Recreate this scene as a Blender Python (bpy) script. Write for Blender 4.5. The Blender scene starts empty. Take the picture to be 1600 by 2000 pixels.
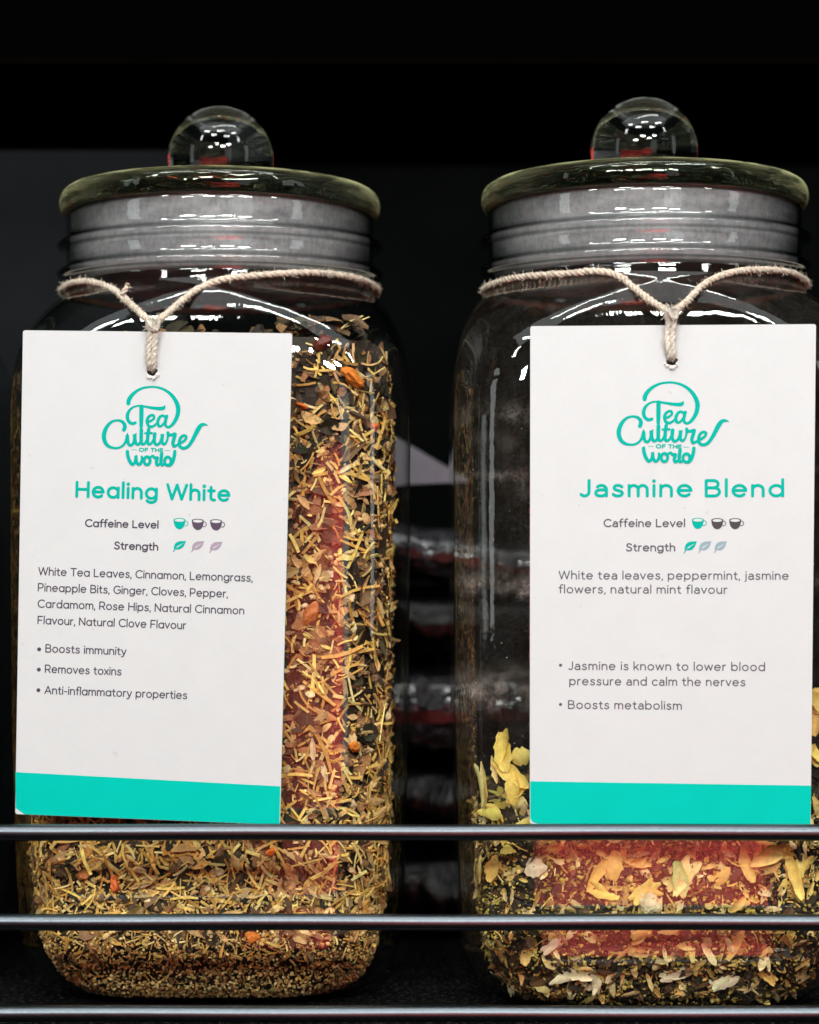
import bpy, bmesh, math, random
from mathutils import Vector, Matrix, noise
random.seed(7)
R = random.Random(11)
S = bpy.context.scene
COL = S.collection

# ------------------------------------------------------------------ camera
D = 0.90            # camera to the front plane of the left jar (m)
F = 4500.0          # focal length in photo pixels
EYE = 1150.0        # photo row of the eye level
ZC = 0.1667         # eye height above the shelf
cam = bpy.data.cameras.new('camera')
co = bpy.data.objects.new('camera', cam); COL.objects.link(co)
co.location = (0, -D, ZC); co.rotation_euler = (math.radians(90), 0, 0)
cam.sensor_fit = 'AUTO'; cam.sensor_width = 36.0
cam.lens = F / 2000 * 36
cam.shift_y = (EYE - 1000) / 2000
cam.clip_start = 0.01; cam.clip_end = 50
cam.dof.use_dof = True; cam.dof.focus_distance = 0.895; cam.dof.aperture_fstop = 7.0
S.camera = co

# ------------------------------------------------------------------ world, exposure, lamps
w = bpy.data.worlds.new('World'); S.world = w; w.use_nodes = True
w.node_tree.nodes['Background'].inputs[0].default_value = (0.9, 0.95, 1, 1)
w.node_tree.nodes['Background'].inputs[1].default_value = 0.012
S.view_settings.view_transform = 'Standard'; S.view_settings.look = 'None'
S.view_settings.exposure = 0.0; S.view_settings.gamma = 1.0
try: S.view_settings.use_curve_mapping = False
except Exception: pass
S.cycles.use_denoising = True
S.cycles.caustics_refractive = False
S.cycles.caustics_reflective = False
S.cycles.transparent_max_bounces = 24
S.cycles.max_bounces = 14; S.cycles.transmission_bounces = 12; S.cycles.glossy_bounces = 6
S.cycles.sample_clamp_indirect = 4.0
S.cycles.blur_glossy = 0.2

def lamp(name, loc, target, sx, sy, power, col=(1, 1, 1)):
    l = bpy.data.lights.new(name, 'AREA'); l.shape = 'RECTANGLE'
    l.size = sx; l.size_y = sy; l.energy = power; l.color = col
    o = bpy.data.objects.new(name, l); COL.objects.link(o); o.location = loc
    d = Vector(target) - Vector(loc)
    o.rotation_euler = d.to_track_quat('-Z', 'Y').to_euler()
    return o
for lx, ly, lz, p, sx, sy in ((-0.75, -0.85, 1.75, 6.5, .34, .10), (0.0, -0.95, 1.8, 8, .40, .10), (0.75, -0.85, 1.75, 7, .34, .10),
                      (-0.45, -1.35, 1.75, 8, .34, .10), (0.45, -1.4, 1.75, 8, .34, .10),
                      (-1.25, -1.2, 1.6, 6, .10, .34), (1.3, -1.2, 1.6, 6, .10, .34), (0.1, -0.35, 1.6, 5, .9, .05)):
    lamp('ceiling_lamp', (lx, ly, lz), (0, 0, .15), sx, sy, p * .55, (.985, 1, .97))
for lx, lz in ((-.75, 1.0), (-.25, 1.22), (.28, 1.0), (.72, 1.25)):
    lamp('front_fill', (lx, -1.9, lz), (0, 0, .10), .30, .12, 10.5, (.985, 1, .975))  # added frontal fill, out of view, to brighten the necks and tea
lamp('ceiling_fill', (0, -.75, 2.0), (0, -.3, 0), 2.6, .9, 6.5, (.94, .985, 1))  # added broad overhead fill so the glass rims and shoulders catch light
for sx_ in (-1, 1):
    lamp('edge_fill', (1.5 * sx_, -.75, .55), (0, 0, .2), .22, .9, .9, (.95, 1, 1))  # added dim fills left and right, for reflections along the glass edges
lamp('side_lamp', (0.66, -2.0, .42), (0, 0, .15), .5, 1.0, 1.3, (.90, .96, 1))

# ------------------------------------------------------------------ helpers
def P(px, py, depth):
    """photo pixel at a depth from the camera -> world point"""
    return Vector(((px - 800) * depth / F, depth - D, ZC + (EYE - py) * depth / F))

def link(name, verts, faces, mat, parent=None, smooth=False, cols=None, uvs=None):
    me = bpy.data.meshes.new(name)
    me.from_pydata([tuple(v) for v in verts], [], faces)
    if cols is not None:
        a = me.attributes.new('tint', 'FLOAT_COLOR', 'FACE')
        flat = []
        for c in cols: flat += [c[0], c[1], c[2], 1.0]
        a.data.foreach_set('color', flat)
    if smooth:
        me.polygons.foreach_set('use_smooth', [True] * len(me.polygons))
    me.update()
    o = bpy.data.objects.new(name, me); COL.objects.link(o)
    if mat: me.materials.append(mat)
    if parent: o.parent = parent
    return o

def thing(name, label, cat, loc=(0, 0, 0), group=None):
    o = bpy.data.objects.new(name, None); COL.objects.link(o); o.location = loc
    o.empty_display_size = .02
    return tag(o, label, cat, group)
def tag(o, label, cat, group=None, kind=None):
    o['label'] = label; o['category'] = cat
    if group: o['group'] = group
    if kind: o['kind'] = kind
    return o
def structure(o, label=None, cat=None):
    o['kind'] = 'structure'
    if label: o['label'] = label; o['category'] = cat
    return o

def catmull(pts, n=6, closed=False):
    out = []
    m = len(pts); dim = len(pts[0])
    rng = range(m if closed else m - 1)
    for i in rng:
        if closed:
            p0, p1, p2, p3 = pts[(i - 1) % m], pts[i], pts[(i + 1) % m], pts[(i + 2) % m]
        else:
            p0, p1, p2, p3 = pts[max(i - 1, 0)], pts[i], pts[i + 1], pts[min(i + 2, m - 1)]
        for k in range(n):
            t = k / n
            out.append(tuple(.5 * ((2 * p1[d]) + (-p0[d] + p2[d]) * t + (2 * p0[d] - 5 * p1[d] + 4 * p2[d] - p3[d]) * t * t
                             + (-p0[d] + 3 * p1[d] - 3 * p2[d] + p3[d]) * t ** 3) for d in range(dim)))
    if not closed: out.append(tuple(pts[-1]))
    return out

def box_mesh(x0, x1, y0, y1, z0, z1):
    v = [(x, y, z) for z in (z0, z1) for y in (y0, y1) for x in (x0, x1)]
    f = [(0, 2, 3, 1), (4, 5, 7, 6), (0, 1, 5, 4), (1, 3, 7, 5), (3, 2, 6, 7), (2, 0, 4, 6)]
    return v, f

def tube(verts, faces, path, radii, sides=6, cap=True):
    base = len(verts); n = len(path)
    prev = None
    for i, p in enumerate(path):
        p = Vector(p)
        t = (Vector(path[min(i + 1, n - 1)]) - Vector(path[max(i - 1, 0)]))
        if t.length < 1e-9: t = Vector((1, 0, 0))
        t.normalize()
        if prev is None:
            a = Vector((0, 0, 1)) if abs(t.z) < .9 else Vector((1, 0, 0))
            u = t.cross(a).normalized()
        else:
            u = (prev - t * prev.dot(t))
            u = u.normalized() if u.length > 1e-9 else t.orthogonal().normalized()
        prev = u
        v = t.cross(u)
        r = radii[i] if hasattr(radii, '__len__') else radii
        for k in range(sides):
            an = 2 * math.pi * k / sides
            verts.append(p + u * (r * math.cos(an)) + v * (r * math.sin(an)))
    for i in range(n - 1):
        for k in range(sides):
            a = base + i * sides + k; b = base + i * sides + (k + 1) % sides
            faces.append((a, b, b + sides, a + sides))
    if cap:
        faces.append(tuple(base + k for k in reversed(range(sides))))
        faces.append(tuple(base + (n - 1) * sides + k for k in range(sides)))

# ------------------------------------------------------------------ materials
class N:
    def __init__(s, name):
        s.m = bpy.data.materials.new(name); s.m.use_nodes = True
        s.t = s.m.node_tree; s.t.nodes.clear()
        s.out = s.t.nodes.new('ShaderNodeOutputMaterial')
    def n(s, typ, **kw):
        nd = s.t.nodes.new('ShaderNode' + typ)
        for k, v in kw.items():
            if hasattr(nd, k) and not k[0].isupper(): setattr(nd, k, v)
            else: nd.inputs[k.replace('_', ' ')].default_value = v
        return nd
    def l(s, a, b): s.t.links.new(a, b)
    def math(s, op, a, b=None, clamp=False):
        nd = s.t.nodes.new('ShaderNodeMath'); nd.operation = op; nd.use_clamp = clamp
        for i, x in enumerate((a, b)):
            if x is None: continue
            if isinstance(x, (int, float)): nd.inputs[i].default_value = x
            else: s.l(x, nd.inputs[i])
        return nd.outputs[0]
    def mixc(s, fac, a, b, blend='MIX'):
        nd = s.t.nodes.new('ShaderNodeMix'); nd.data_type = 'RGBA'; nd.blend_type = blend
        for i, x in ((0, fac), (6, a), (7, b)):
            if isinstance(x, (int, float)): nd.inputs[i].default_value = x
            elif isinstance(x, tuple): nd.inputs[i].default_value = (*x[:3], 1)
            else: s.l(x, nd.inputs[i])
        return nd.outputs[2]
    def noise(s, scale, detail=4, rough=.55, stretch=None):
        tc = s.n('TexCoord'); src = tc.outputs['Object']
        if stretch:
            mp = s.n('Mapping'); mp.inputs['Scale'].default_value = stretch
            s.l(src, mp.inputs[0]); src = mp.outputs[0]
        nz = s.n('TexNoise'); nz.inputs['Scale'].default_value = scale
        nz.inputs['Detail'].default_value = detail; nz.inputs['Roughness'].default_value = rough
        s.l(src, nz.inputs['Vector'])
        return nz.outputs['Fac']
    def ramp(s, fac, lo, hi):
        mr = s.n('MapRange'); mr.clamp = True
        mr.inputs[1].default_value = lo; mr.inputs[2].default_value = hi
        s.l(fac, mr.inputs[0]); return mr.outputs[0]
    def bump(s, h, strength, dist=.001):
        b = s.n('Bump'); b.inputs['Strength'].default_value = strength; b.inputs['Distance'].default_value = dist
        s.l(h, b.inputs['Height']); return b.outputs[0]
    def done(s, shader): s.l(shader, s.out.inputs[0]); return s.m

def principled(name, col, rough=.5, metal=0, var=.0, scale=60, bump=0, bscale=200, bdist=.0005, coat=0, spec=.5):
    m = N(name); b = m.n('BsdfPrincipled')
    b.inputs['Roughness'].default_value = rough; b.inputs['Metallic'].default_value = metal
    b.inputs['Coat Weight'].default_value = coat; b.inputs['Specular IOR Level'].default_value = spec
    if var:
        f = m.noise(scale)
        c = m.mixc(m.ramp(f, .3, .7), tuple(x * (1 - var) for x in col), tuple(min(1, x * (1 + var)) for x in col))
        m.l(c, b.inputs['Base Color'])
    else: b.inputs['Base Color'].default_value = (*col, 1)
    if bump: m.l(m.bump(m.noise(bscale, 5), bump, bdist), b.inputs['Normal'])
    return m.done(b.outputs[0])

def glass_sheet(name, dust=0.0, f0=.085, bump=.22, edge=(.13, .17, .12), pw=6.0):
    """jar wall: Fresnel reflection over tinted see-through glass"""
    m = N(name)
    lw = m.n('LayerWeight'); lw.inputs['Blend'].default_value = .5
    nrm = m.bump(m.math('ADD', m.noise(26, 2, .5, (1, 1, .35)), m.math('MULTIPLY', m.noise(150, 3, .6, (1, 1, .5)), .10)), bump, .004)
    m.l(nrm, lw.inputs['Normal'])
    fc = lw.outputs['Facing']
    fr = m.math('ADD', m.math('MULTIPLY', m.math('POWER', fc, 4.0), .80), f0, True)
    gl = m.n('BsdfGlossy'); gl.inputs['Roughness'].default_value = .03
    gl.inputs['Color'].default_value = (.96, 1, .98, 1); m.l(nrm, gl.inputs['Normal'])
    lw2 = m.n('LayerWeight'); lw2.inputs['Blend'].default_value = .5
    tint = m.mixc(m.ramp(m.math('POWER', lw2.outputs['Facing'], pw), .02, .8), (.965, .975, .962), edge)
    tr = m.n('BsdfTransparent'); m.l(tint, tr.inputs[0])
    mx = m.n('MixShader'); m.l(fr, mx.inputs[0]); m.l(tr.outputs[0], mx.inputs[1]); m.l(gl.outputs[0], mx.inputs[2])
    sh = mx.outputs[0]
    if dust:
        # powdery film left on the inside of the glass, in rough bands with ragged edges
        tc = m.n('TexCoord'); sep = m.n('SeparateXYZ'); m.l(tc.outputs['Object'], sep.inputs[0])
        z = sep.outputs[2]
        wob = m.noise(55, 5, .65); streak = m.noise(90, 4, .6, (1, 1, .12)); grain = m.noise(900, 3, .7)
        zz = m.math('ADD', z, m.math('MULTIPLY', m.math('SUBTRACT', wob, .5), .018))
        tot = None
        for zc, hw, k in ((.170, .006, .55), (.128, .009, .8), (.211, .003, .35), (.235, .006, .25)):
            band = m.math('SUBTRACT', 1.0, m.math('DIVIDE', m.math('ABSOLUTE', m.math('SUBTRACT', zz, zc)), hw), True)
            band = m.math('MULTIPLY', band, k)
            tot = band if tot is None else m.math('ADD', tot, band)
        tot = m.math('MULTIPLY', tot, m.ramp(wob, .42, .66))
        tot = m.math('ADD', tot, m.math('MULTIPLY', m.ramp(streak, .55, .75), .10))
        tot = m.math('ADD', tot, .03)
        tot = m.math('MULTIPLY', tot, m.ramp(grain, .25, .65))
        tot = m.math('MULTIPLY', tot, dust, True)
        df = m.n('BsdfDiffuse'); m.l(m.mixc(m.ramp(wob, .4, .6), (.20, .12, .07), (.50, .45, .40)), df.inputs[0])
        m2 = m.n('MixShader'); m.l(tot, m2.inputs[0]); m.l(sh, m2.inputs[1]); m.l(df.outputs[0], m2.inputs[2]); sh = m2.outputs[0]
    return m.done(sh)

def solid_glass(name, col, absorb=None, density=0, bump=.12):
    m = N(name); g = m.n('BsdfGlass'); g.inputs['IOR'].default_value = 1.5; g.inputs['Roughness'].default_value = 0.0
    g.inputs['Color'].default_value = (*col, 1)
    m.l(m.bump(m.noise(48, 2), bump, .003), g.inputs['Normal'])
    sh = g.outputs[0]
    if absorb:      # pale grazing-angle colour painted in for light gathered in the thick greenish rim
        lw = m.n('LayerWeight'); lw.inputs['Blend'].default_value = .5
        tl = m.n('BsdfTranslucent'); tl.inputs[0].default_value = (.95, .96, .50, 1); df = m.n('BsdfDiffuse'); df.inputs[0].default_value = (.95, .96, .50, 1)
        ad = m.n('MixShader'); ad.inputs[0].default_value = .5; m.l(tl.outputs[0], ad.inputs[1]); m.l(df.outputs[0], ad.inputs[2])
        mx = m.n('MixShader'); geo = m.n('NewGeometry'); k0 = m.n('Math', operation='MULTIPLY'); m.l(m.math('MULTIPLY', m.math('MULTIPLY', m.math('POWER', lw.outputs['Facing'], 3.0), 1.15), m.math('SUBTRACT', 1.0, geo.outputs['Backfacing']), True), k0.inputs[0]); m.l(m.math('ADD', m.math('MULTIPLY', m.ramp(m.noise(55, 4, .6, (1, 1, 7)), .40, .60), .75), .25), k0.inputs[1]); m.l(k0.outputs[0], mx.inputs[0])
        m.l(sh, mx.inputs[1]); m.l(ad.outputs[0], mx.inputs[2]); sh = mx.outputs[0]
    if absorb:
        v = m.n('VolumeAbsorption'); v.inputs['Color'].default_value = (*absorb, 1); v.inputs['Density'].default_value = density
        m.l(v.outputs[0], m.out.inputs['Volume'])
    return m.done(sh)

def tinted(name, rough=.65, bscale=900, bump=.5, transl=0.0, lo=(.60, .56, .50)):
    m = N(name); a = m.n('Attribute'); a.attribute_name = 'tint'
    f = m.noise(480, 7, .78)
    c = m.mixc(1.0, a.outputs['Color'], m.mixc(m.ramp(f, .3, .7), lo, (1.3, 1.3, 1.3)), 'MULTIPLY')
    b = m.n('BsdfPrincipled'); m.l(c, b.inputs['Base Color']); b.inputs['Roughness'].default_value = rough
    b.inputs['Specular IOR Level'].default_value = .35
    m.l(m.bump(m.noise(bscale, 4), bump, .0006), b.inputs['Normal'])
    sh = b.outputs[0]
    if transl:
        t = m.n('BsdfTranslucent'); m.l(c, t.inputs[0]); mx = m.n('MixShader'); mx.inputs[0].default_value = transl
        m.l(sh, mx.inputs[1]); m.l(t.outputs[0], mx.inputs[2]); sh = mx.outputs[0]
    return m.done(sh)

def card_paper(name, col):
    m = N(name); b = m.n('BsdfPrincipled')
    f = m.noise(70, 6, .7); g = m.noise(700, 3, .6); sp = m.noise(330, 2, .5)
    c = m.mixc(m.ramp(f, .3, .75), tuple(x * .955 for x in col), col)
    c = m.mixc(m.math('MULTIPLY', m.ramp(sp, .73, .78), .35), c, (.45, .43, .42))
    m.l(c, b.inputs['Base Color']); b.inputs['Roughness'].default_value = .55; b.inputs['Specular IOR Level'].default_value = .25
    m.l(m.bump(g, .12, .0003), b.inputs['Normal'])
    return m.done(b.outputs[0])

M = {}
M['glass'] = glass_sheet('jar_glass')
M['dusty'] = glass_sheet('jar_glass_dusty', dust=1.0)
M['neck'] = glass_sheet('neck_glass', f0=.10, bump=.25, edge=(.03, .036, .034), pw=1.5)
M['lid'] = solid_glass('lid_glass', (.97, 1, .93), (.90, .93, .42), 1.6, .6)
M['knob'] = solid_glass('knob_glass', (.99, 1, .985))
M['card'] = card_paper('white_card', (.635, .668, .672))
M['card_edge'] = principled('card_edge', (.70, .67, .60), .8, var=.15, scale=300)
M['teal'] = principled('teal_ink', (0.0, .535, .435), .6, var=.02, scale=80, spec=.04)
M['teal_deep'] = principled('teal_print', (0.0, .42, .34), .6, spec=.04)
M['teal_soft'] = principled('teal_pale_print', (.22, .50, .46), .5, spec=.25)
M['ink'] = principled('dark_ink', (.060, .055, .085), .6, spec=.25)
M['ink_grey'] = principled('grey_ink', (.095, .088, .115), .6, spec=.25)
M['plum'] = principled('plum_ink', (.085, .06, .10), .6, spec=.25)
M['charcoal'] = principled('charcoal_ink', (.06, .055, .058), .6, spec=.25)
M['mauve'] = principled('mauve_ink', (.36, .30, .38), .6, spec=.25)
M['slate'] = principled('slate_ink', (.27, .38, .43), .6, spec=.25)
M['tea'] = tinted('tea_mix')
M['petal'] = tinted('dried_petal', .6, 500, .25, .12, (.85, .80, .66))
M['fruit'] = tinted('dried_peel', .45, 600, .8)
M['twine'] = principled('cotton_twine', (.66, .57, .46), .95, var=.22, scale=500, bump=.8, bscale=1500, spec=.1)
M['twine_white'] = principled('cotton_twine_pale', (.74, .70, .60), .95, var=.18, scale=500, bump=.8, bscale=1500, spec=.1)
M['torn'] = principled('torn_paper', (.82, .80, .76), .9, var=.1, scale=900, bump=.6, bscale=1200)

def rail_mat():
    m = N('black_rail_metal'); b = m.n('BsdfPrincipled')
    fine = m.noise(2600, 3, .7, (1, .4, .4)); sp = m.noise(160, 5, .75)
    c = m.mixc(m.ramp(sp, .705, .72), (.11, .128, .145), (.45, .43, .40))
    m.l(c, b.inputs['Base Color']); b.inputs['Metallic'].default_value = 1.0
    m.l(m.math('ADD', m.math('MULTIPLY', fine, .2), .22), b.inputs['Roughness'])
    m.l(m.bump(fine, .2, .0003), b.inputs['Normal'])
    return m.done(b.outputs[0])
M['rail'] = rail_mat()
def seal_mat():
    m = N('frosted_seal'); b = m.n('BsdfPrincipled')
    f = m.math('ADD', m.math('MULTIPLY', m.noise(30, 6, .7, (1, 1, 3.2)), .7), m.math('MULTIPLY', m.noise(520, 3, .7, (1, 1, .5)), .3)); s2 = m.noise(1200, 2, .5, (1, 1, .2))
    c = m.mixc(m.ramp(f, .36, .66), (.24, .25, .265), (.72, .73, .76))
    m.l(c, b.inputs['Base Color']); b.inputs['Roughness'].default_value = .38
    m.l(m.bump(s2, .35, .0004), b.inputs['Normal'])
    t = m.n('BsdfTransparent'); mx = m.n('MixShader'); mx.inputs[0].default_value = .38
    m.l(b.outputs[0], mx.inputs[1]); m.l(t.outputs[0], mx.inputs[2])
    return m.done(mx.outputs[0])
M['seal'] = seal_mat()
def shelf_mat():
    m = N('black_shelf_felt'); b = m.n('BsdfPrincipled')
    f = m.noise(420, 5, .8)
    m.l(m.mixc(m.ramp(f, .54, .70), (.003, .0032, .0035), (.15, .155, .155)), b.inputs['Base Color'])
    b.inputs['Roughness'].default_value = .95; b.inputs['Specular IOR Level'].default_value = .05
    m.l(m.bump(f, .8, .001), b.inputs['Normal'])
    return m.done(b.outputs[0])
M['shelf'] = shelf_mat()
M['back'] = principled('black_back_panel', (.0022, .0027, .0025), .8, var=.4, scale=9, spec=0)
M['litpanel'] = principled('lit_back_panel', (.010, .011, .012), .8, var=.35, scale=8, spec=0)  # back panel grey with the light on its left part painted in
M['black'] = principled('black_paint', (.0007, .0007, .0007), .95, spec=0)
M['trim'] = principled('bronze_edge', (.007, .0052, .0022), 1.0, var=1.0, scale=6, spec=0)
M['film'] = principled('black_film', (.0015, .0015, .002), .3, spec=.2, bump=.5, bscale=45, bdist=.006)
M['silver'] = principled('clear_wrap', (.09, .09, .105), .10, metal=.7, bump=1.0, bscale=90, bdist=.010, coat=1)
M['redstripe'] = principled('dull_red_stripe', (.05, .007, .006), .3, var=.4, scale=60)
M['greybox'] = principled('grey_carton', (.22, .21, .25), .5, var=.2, scale=20)
M['red'] = principled('red_cloth', (.60, .055, .045), .9, var=.55, scale=14)

# ------------------------------------------------------------------ setting
v, f = box_mesh(-.9, .9, -.045, .62, -.03, 0.0)
structure(link('shelf_surface', v, f, M['shelf']))
v, f = box_mesh(-.9, .9, .36, .375, 0.0005, .398)
structure(link('back_panel', v, f, M['back']))
v, f = box_mesh(-.9, .9, .622, .64, -.03, 1.2)
structure(link('back_wall', v, f, M['black']))
up = thing('upper_shelf', 'black shelf above the jars with a thin bronze edge line', 'shelf', (0, .30, .4405))
v, f = box_mesh(-.9, .9, 0, .3, .0012, .03); link('board', v, f, M['black'], up)
v, f = box_mesh(-.9, .9, -.0015, .0, .0004, .0008); link('edge_trim', v, f, M['trim'], up)
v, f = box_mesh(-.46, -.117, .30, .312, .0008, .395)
tag(link('lit_panel_part', v, f, M['litpanel']), 'lighter grey sheet standing in for the lit part of the back panel, behind the left jar', 'board')  # added sheet: its lighter colour imitates light falling on the back panel

# ------------------------------------------------------------------ jars
def ring(wd, rc, wy=None, nc=14, nf=7):
    """rounded square, CCW, half size wd (x) and wy (y), corner radius rc"""
    wy = wy or wd
    rc = min(rc, wd - 1e-4, wy - 1e-4); pts = []
    corners = ((wd - rc, wy - rc, 0), (-(wd - rc), wy - rc, 90), (-(wd - rc), -(wy - rc), 180), (wd - rc, -(wy - rc), 270))
    for i, (cx, cy, a0) in enumerate(corners):
        arc = [(cx + rc * math.cos(math.radians(a0 + 90 * k / nc)), cy + rc * math.sin(math.radians(a0 + 90 * k / nc))) for k in range(nc + 1)]
        pts += arc
        nx = corners[(i + 1) % 4]
        e = arc[-1]; s_ = (nx[0] + rc * math.cos(math.radians(nx[2])), nx[1] + rc * math.sin(math.radians(nx[2])))
        for k in range(1, nf): pts.append((e[0] + (s_[0] - e[0]) * k / nf, e[1] + (s_[1] - e[1]) * k / nf))
    return pts

BODY = [(0.0006, .046, .034), (.0012, .054, .035), (.004, .0625, .036), (.009, .0690, .036), (.016, .0732, .035), (.022, .0752, .034),
        (.030, .0770, .033), (.05, .0785, .032), (.10, .0799, .0315), (.17, .0806, .0315), (.235, .0807, .0315), (.250, .0803, .033), (.261, .0790, .037),
        (.270, .0768, .044), (.2775, .0740, .052), (.2835, .0708, .060), (.2875, .0682, .0665), (.2905, .0664, .0663)]
NECK = [(.2905, .0664), (.2930, .0656), (.2955, .0653), (.2975, .0660), (.2985, .0684), (.3004, .0690), (.3022, .0664), (.3038, .0653), (.3070, .0652), (.3092, .0658),
        (.3103, .0684), (.3122, .0690), (.3142, .0662), (.3160, .0653), (.3190, .0652), (.3225, .0654), (.3240, .0650)]

def half_at(z):
    for (z0, w0, r0), (z1, w1, r1) in zip(BODY, BODY[1:]):
        if z0 <= z <= z1:
            t = (z - z0) / (z1 - z0); return w0 + (w1 - w0) * t, r0 + (r1 - r0) * t
    return BODY[-1][1], BODY[-1][2]

def loft(rings, close_bottom=False):
    verts, faces = [], []; n = len(rings[0][1])
    for z, pts in rings: verts += [(x, y, z) for x, y in pts]
    for i in range(len(rings) - 1):
        for k in range(n):
            a = i * n + k; b = i * n + (k + 1) % n
            faces.append((a, b, b + n, a + n))
    if close_bottom: faces.append(tuple(reversed(range(n))))
    return verts, faces

def lathe(profile, n=96, closed=True):
    verts, faces = [], []; idx = []
    for r, z in profile:
        if r < 1e-6: idx.append([len(verts)]); verts.append((0, 0, z))
        else:
            idx.append(list(range(len(verts), len(verts) + n)))
            verts += [(r * math.cos(2 * math.pi * k / n), r * math.sin(2 * math.pi * k / n), z) for k in range(n)]
    for a, b in zip(idx, idx[1:]):
        for k in range(n):
            k2 = (k + 1) % n
            if len(a) == 1: faces.append((a[0], b[k2], b[k]))
            elif len(b) == 1: faces.append((a[k], a[k2], b[0]))
            else: faces.append((a[k], a[k2], b[k2], b[k]))
    return verts, faces

def make_jar(name, label, loc, body_mat):
    t = thing(name, label, 'jar', loc, 'glass tea jars on the shelf')
    prof = catmull(BODY, 8)
    v, f = loft([(z, ring(wd, rc)) for z, wd, rc in prof], True)
    vv = []
    for x, y, z in v:      # the front and back stay flat down to the heel, where two moulded ridges run round
        wd = half_at(max(.0006, z))[0]; k = max(0, min(1, (z - .017) / .009)) * max(0, min(1, (.20 - z) / .1)); k = k * k * (3 - 2 * k)
        wt = wd + (.0805 - wd) * k + .0009 * math.exp(-((z - .0225) / .0011) ** 2) + .0007 * math.exp(-((z - .0105) / .0010) ** 2)
        vv.append((x * (1 + (wt / wd - 1) * (0 if k > .99 else .25)), y * wt / wd, z))
    link('body', vv, f, body_mat, t, True)
    pr = catmull([(r, z) for z, r in NECK], 4)
    # two threads run slightly aslant round the neck
    v, f = lathe(pr, 96)
    vv = []
    for x, y, z in v:
        k = max(0, min(1, (z - .2930) / .003)) * max(0, min(1, (.3225 - z) / .004))
        vv.append((x, y, z + k * .0016 * math.sin(math.atan2(y, x) * 1.0 + .2)))
    link('neck', vv, f, M['neck'], t, True)
    lid = [(0, .3268)] + [(.012 + .0035 * k, .3266 + .0009 * math.sin(k * 1.9)) for k in range(14)] + [(.0630, .3252), (.0655, .3246), (.0668, .3251), (.0677, .3275), (.0678, .3300), (.0670, .3327),
           (.0650, .3346), (.0610, .3356), (.045, .3352), (.030, .3346), (.015, .3345), (0, .3345)]
    v, f = lathe(catmull(lid, 4), 96)
    lo = link('lid', v, f, M['lid'], t, True)
    rk, zk = .0224, .3492
    a0 = math.asin((.3350 - zk) / rk)
    kp = [(0, .3348), (.010, .3348), (rk * math.cos(a0) - .0006, .3348)] + [(rk * math.cos(a0 + (math.pi / 2 - a0) * k / 22), zk + rk * math.sin(a0 + (math.pi / 2 - a0) * k / 22)) for k in range(23)]
    kp[-1] = (0, zk + rk)
    v, f = lathe(kp, 64); link('knob', v, f, M['knob'], lo, True)
    sp = [(.0620, .3255), (.0633, .3240), (.0633, .3080), (.0630, .2990), (.0592, .2965), (.0585, .3240)]
    v, f = lathe(catmull(sp, 3), 96); link('seal_ring', v, f, M['seal'], lo, True)
    return t

AX_L, AX_R = .9807, .963        # depth of the jar axes
XL = (431 - 800) * AX_L / F; XR = (1258 - 800) * AX_R / F
LX = Vector((XL, AX_L - D, 0)); RX = Vector((XR, AX_R - D, 0))
jarL = make_jar('glass_jar', 'square glass jar full of brown and straw tea, ball knob lid, white card in front', LX, M['glass'])
jarR = make_jar('glass_jar', 'nearly empty square glass jar with yellow petals at the bottom, right of the gap', RX, M['dusty'])
NX = Vector((-.2585, .09, 0))
jarN = make_jar('glass_jar', 'glass jar cut off by the left edge of the photo', NX, M['glass'])

# ------------------------------------------------------------------ loose tea
class Mix:
    def __init__(s): s.v = []; s.f = []; s.c = []
    def add(s, verts, faces, col):
        b = len(s.v); s.v += verts
        for q in faces: s.f.append(tuple(i + b for i in q)); s.c.append(col)

def frame(nrm, ang, tilt):
    """axes: a along the piece, b across it, n out of it"""
    n = Vector(nrm).normalized()
    u = Vector((0, 0, 1)).cross(n)
    u = u.normalized() if u.length > .05 else Vector((1, 0, 0))
    w_ = n.cross(u)
    a = u * math.cos(ang) + w_ * math.sin(ang)
    b = n.cross(a)
    q = Matrix.Rotation(tilt, 3, b); a = q @ a; n = q @ n
    q = Matrix.Rotation(R.uniform(-.5, .5), 3, a); b = q @ b; n = q @ n
    return a, b, n

def stick(mx, p, nrm, L, W, col, ang=None):
    if p.z < .045: L = min(L, .0035 + max(0, p.z - .02) * .25); p = p - Vector(nrm) * .0006
    ang = R.uniform(0, math.pi) if ang is None else ang
    a, b, n = frame(nrm, ang, R.gauss(0, .16))
    bend = R.uniform(-.12, .12) * L; hh = W * R.uniform(.25, .6)
    vs = []
    for i in range(4):
        t = i / 3 - .5; ww = W * (1 - .35 * abs(t) * R.uniform(0, 1.6)) * .5
        c = p + a * (t * L) + b * (bend * (4 * t * t - .5)) + n * R.uniform(-.1, .1) * W
        vs += [c + b * ww + n * hh * .5, c - b * ww + n * hh * .5, c - b * ww - n * hh * .5, c + b * ww - n * hh * .5]
    fs = [(0, 1, 2, 3), (15, 14, 13, 12)]
    for i in range(3):
        for k in range(4):
            x = i * 4 + k; y = i * 4 + (k + 1) % 4
            fs.append((x, x + 4, y + 4, y))
    mx.add(vs, fs, col)

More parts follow.
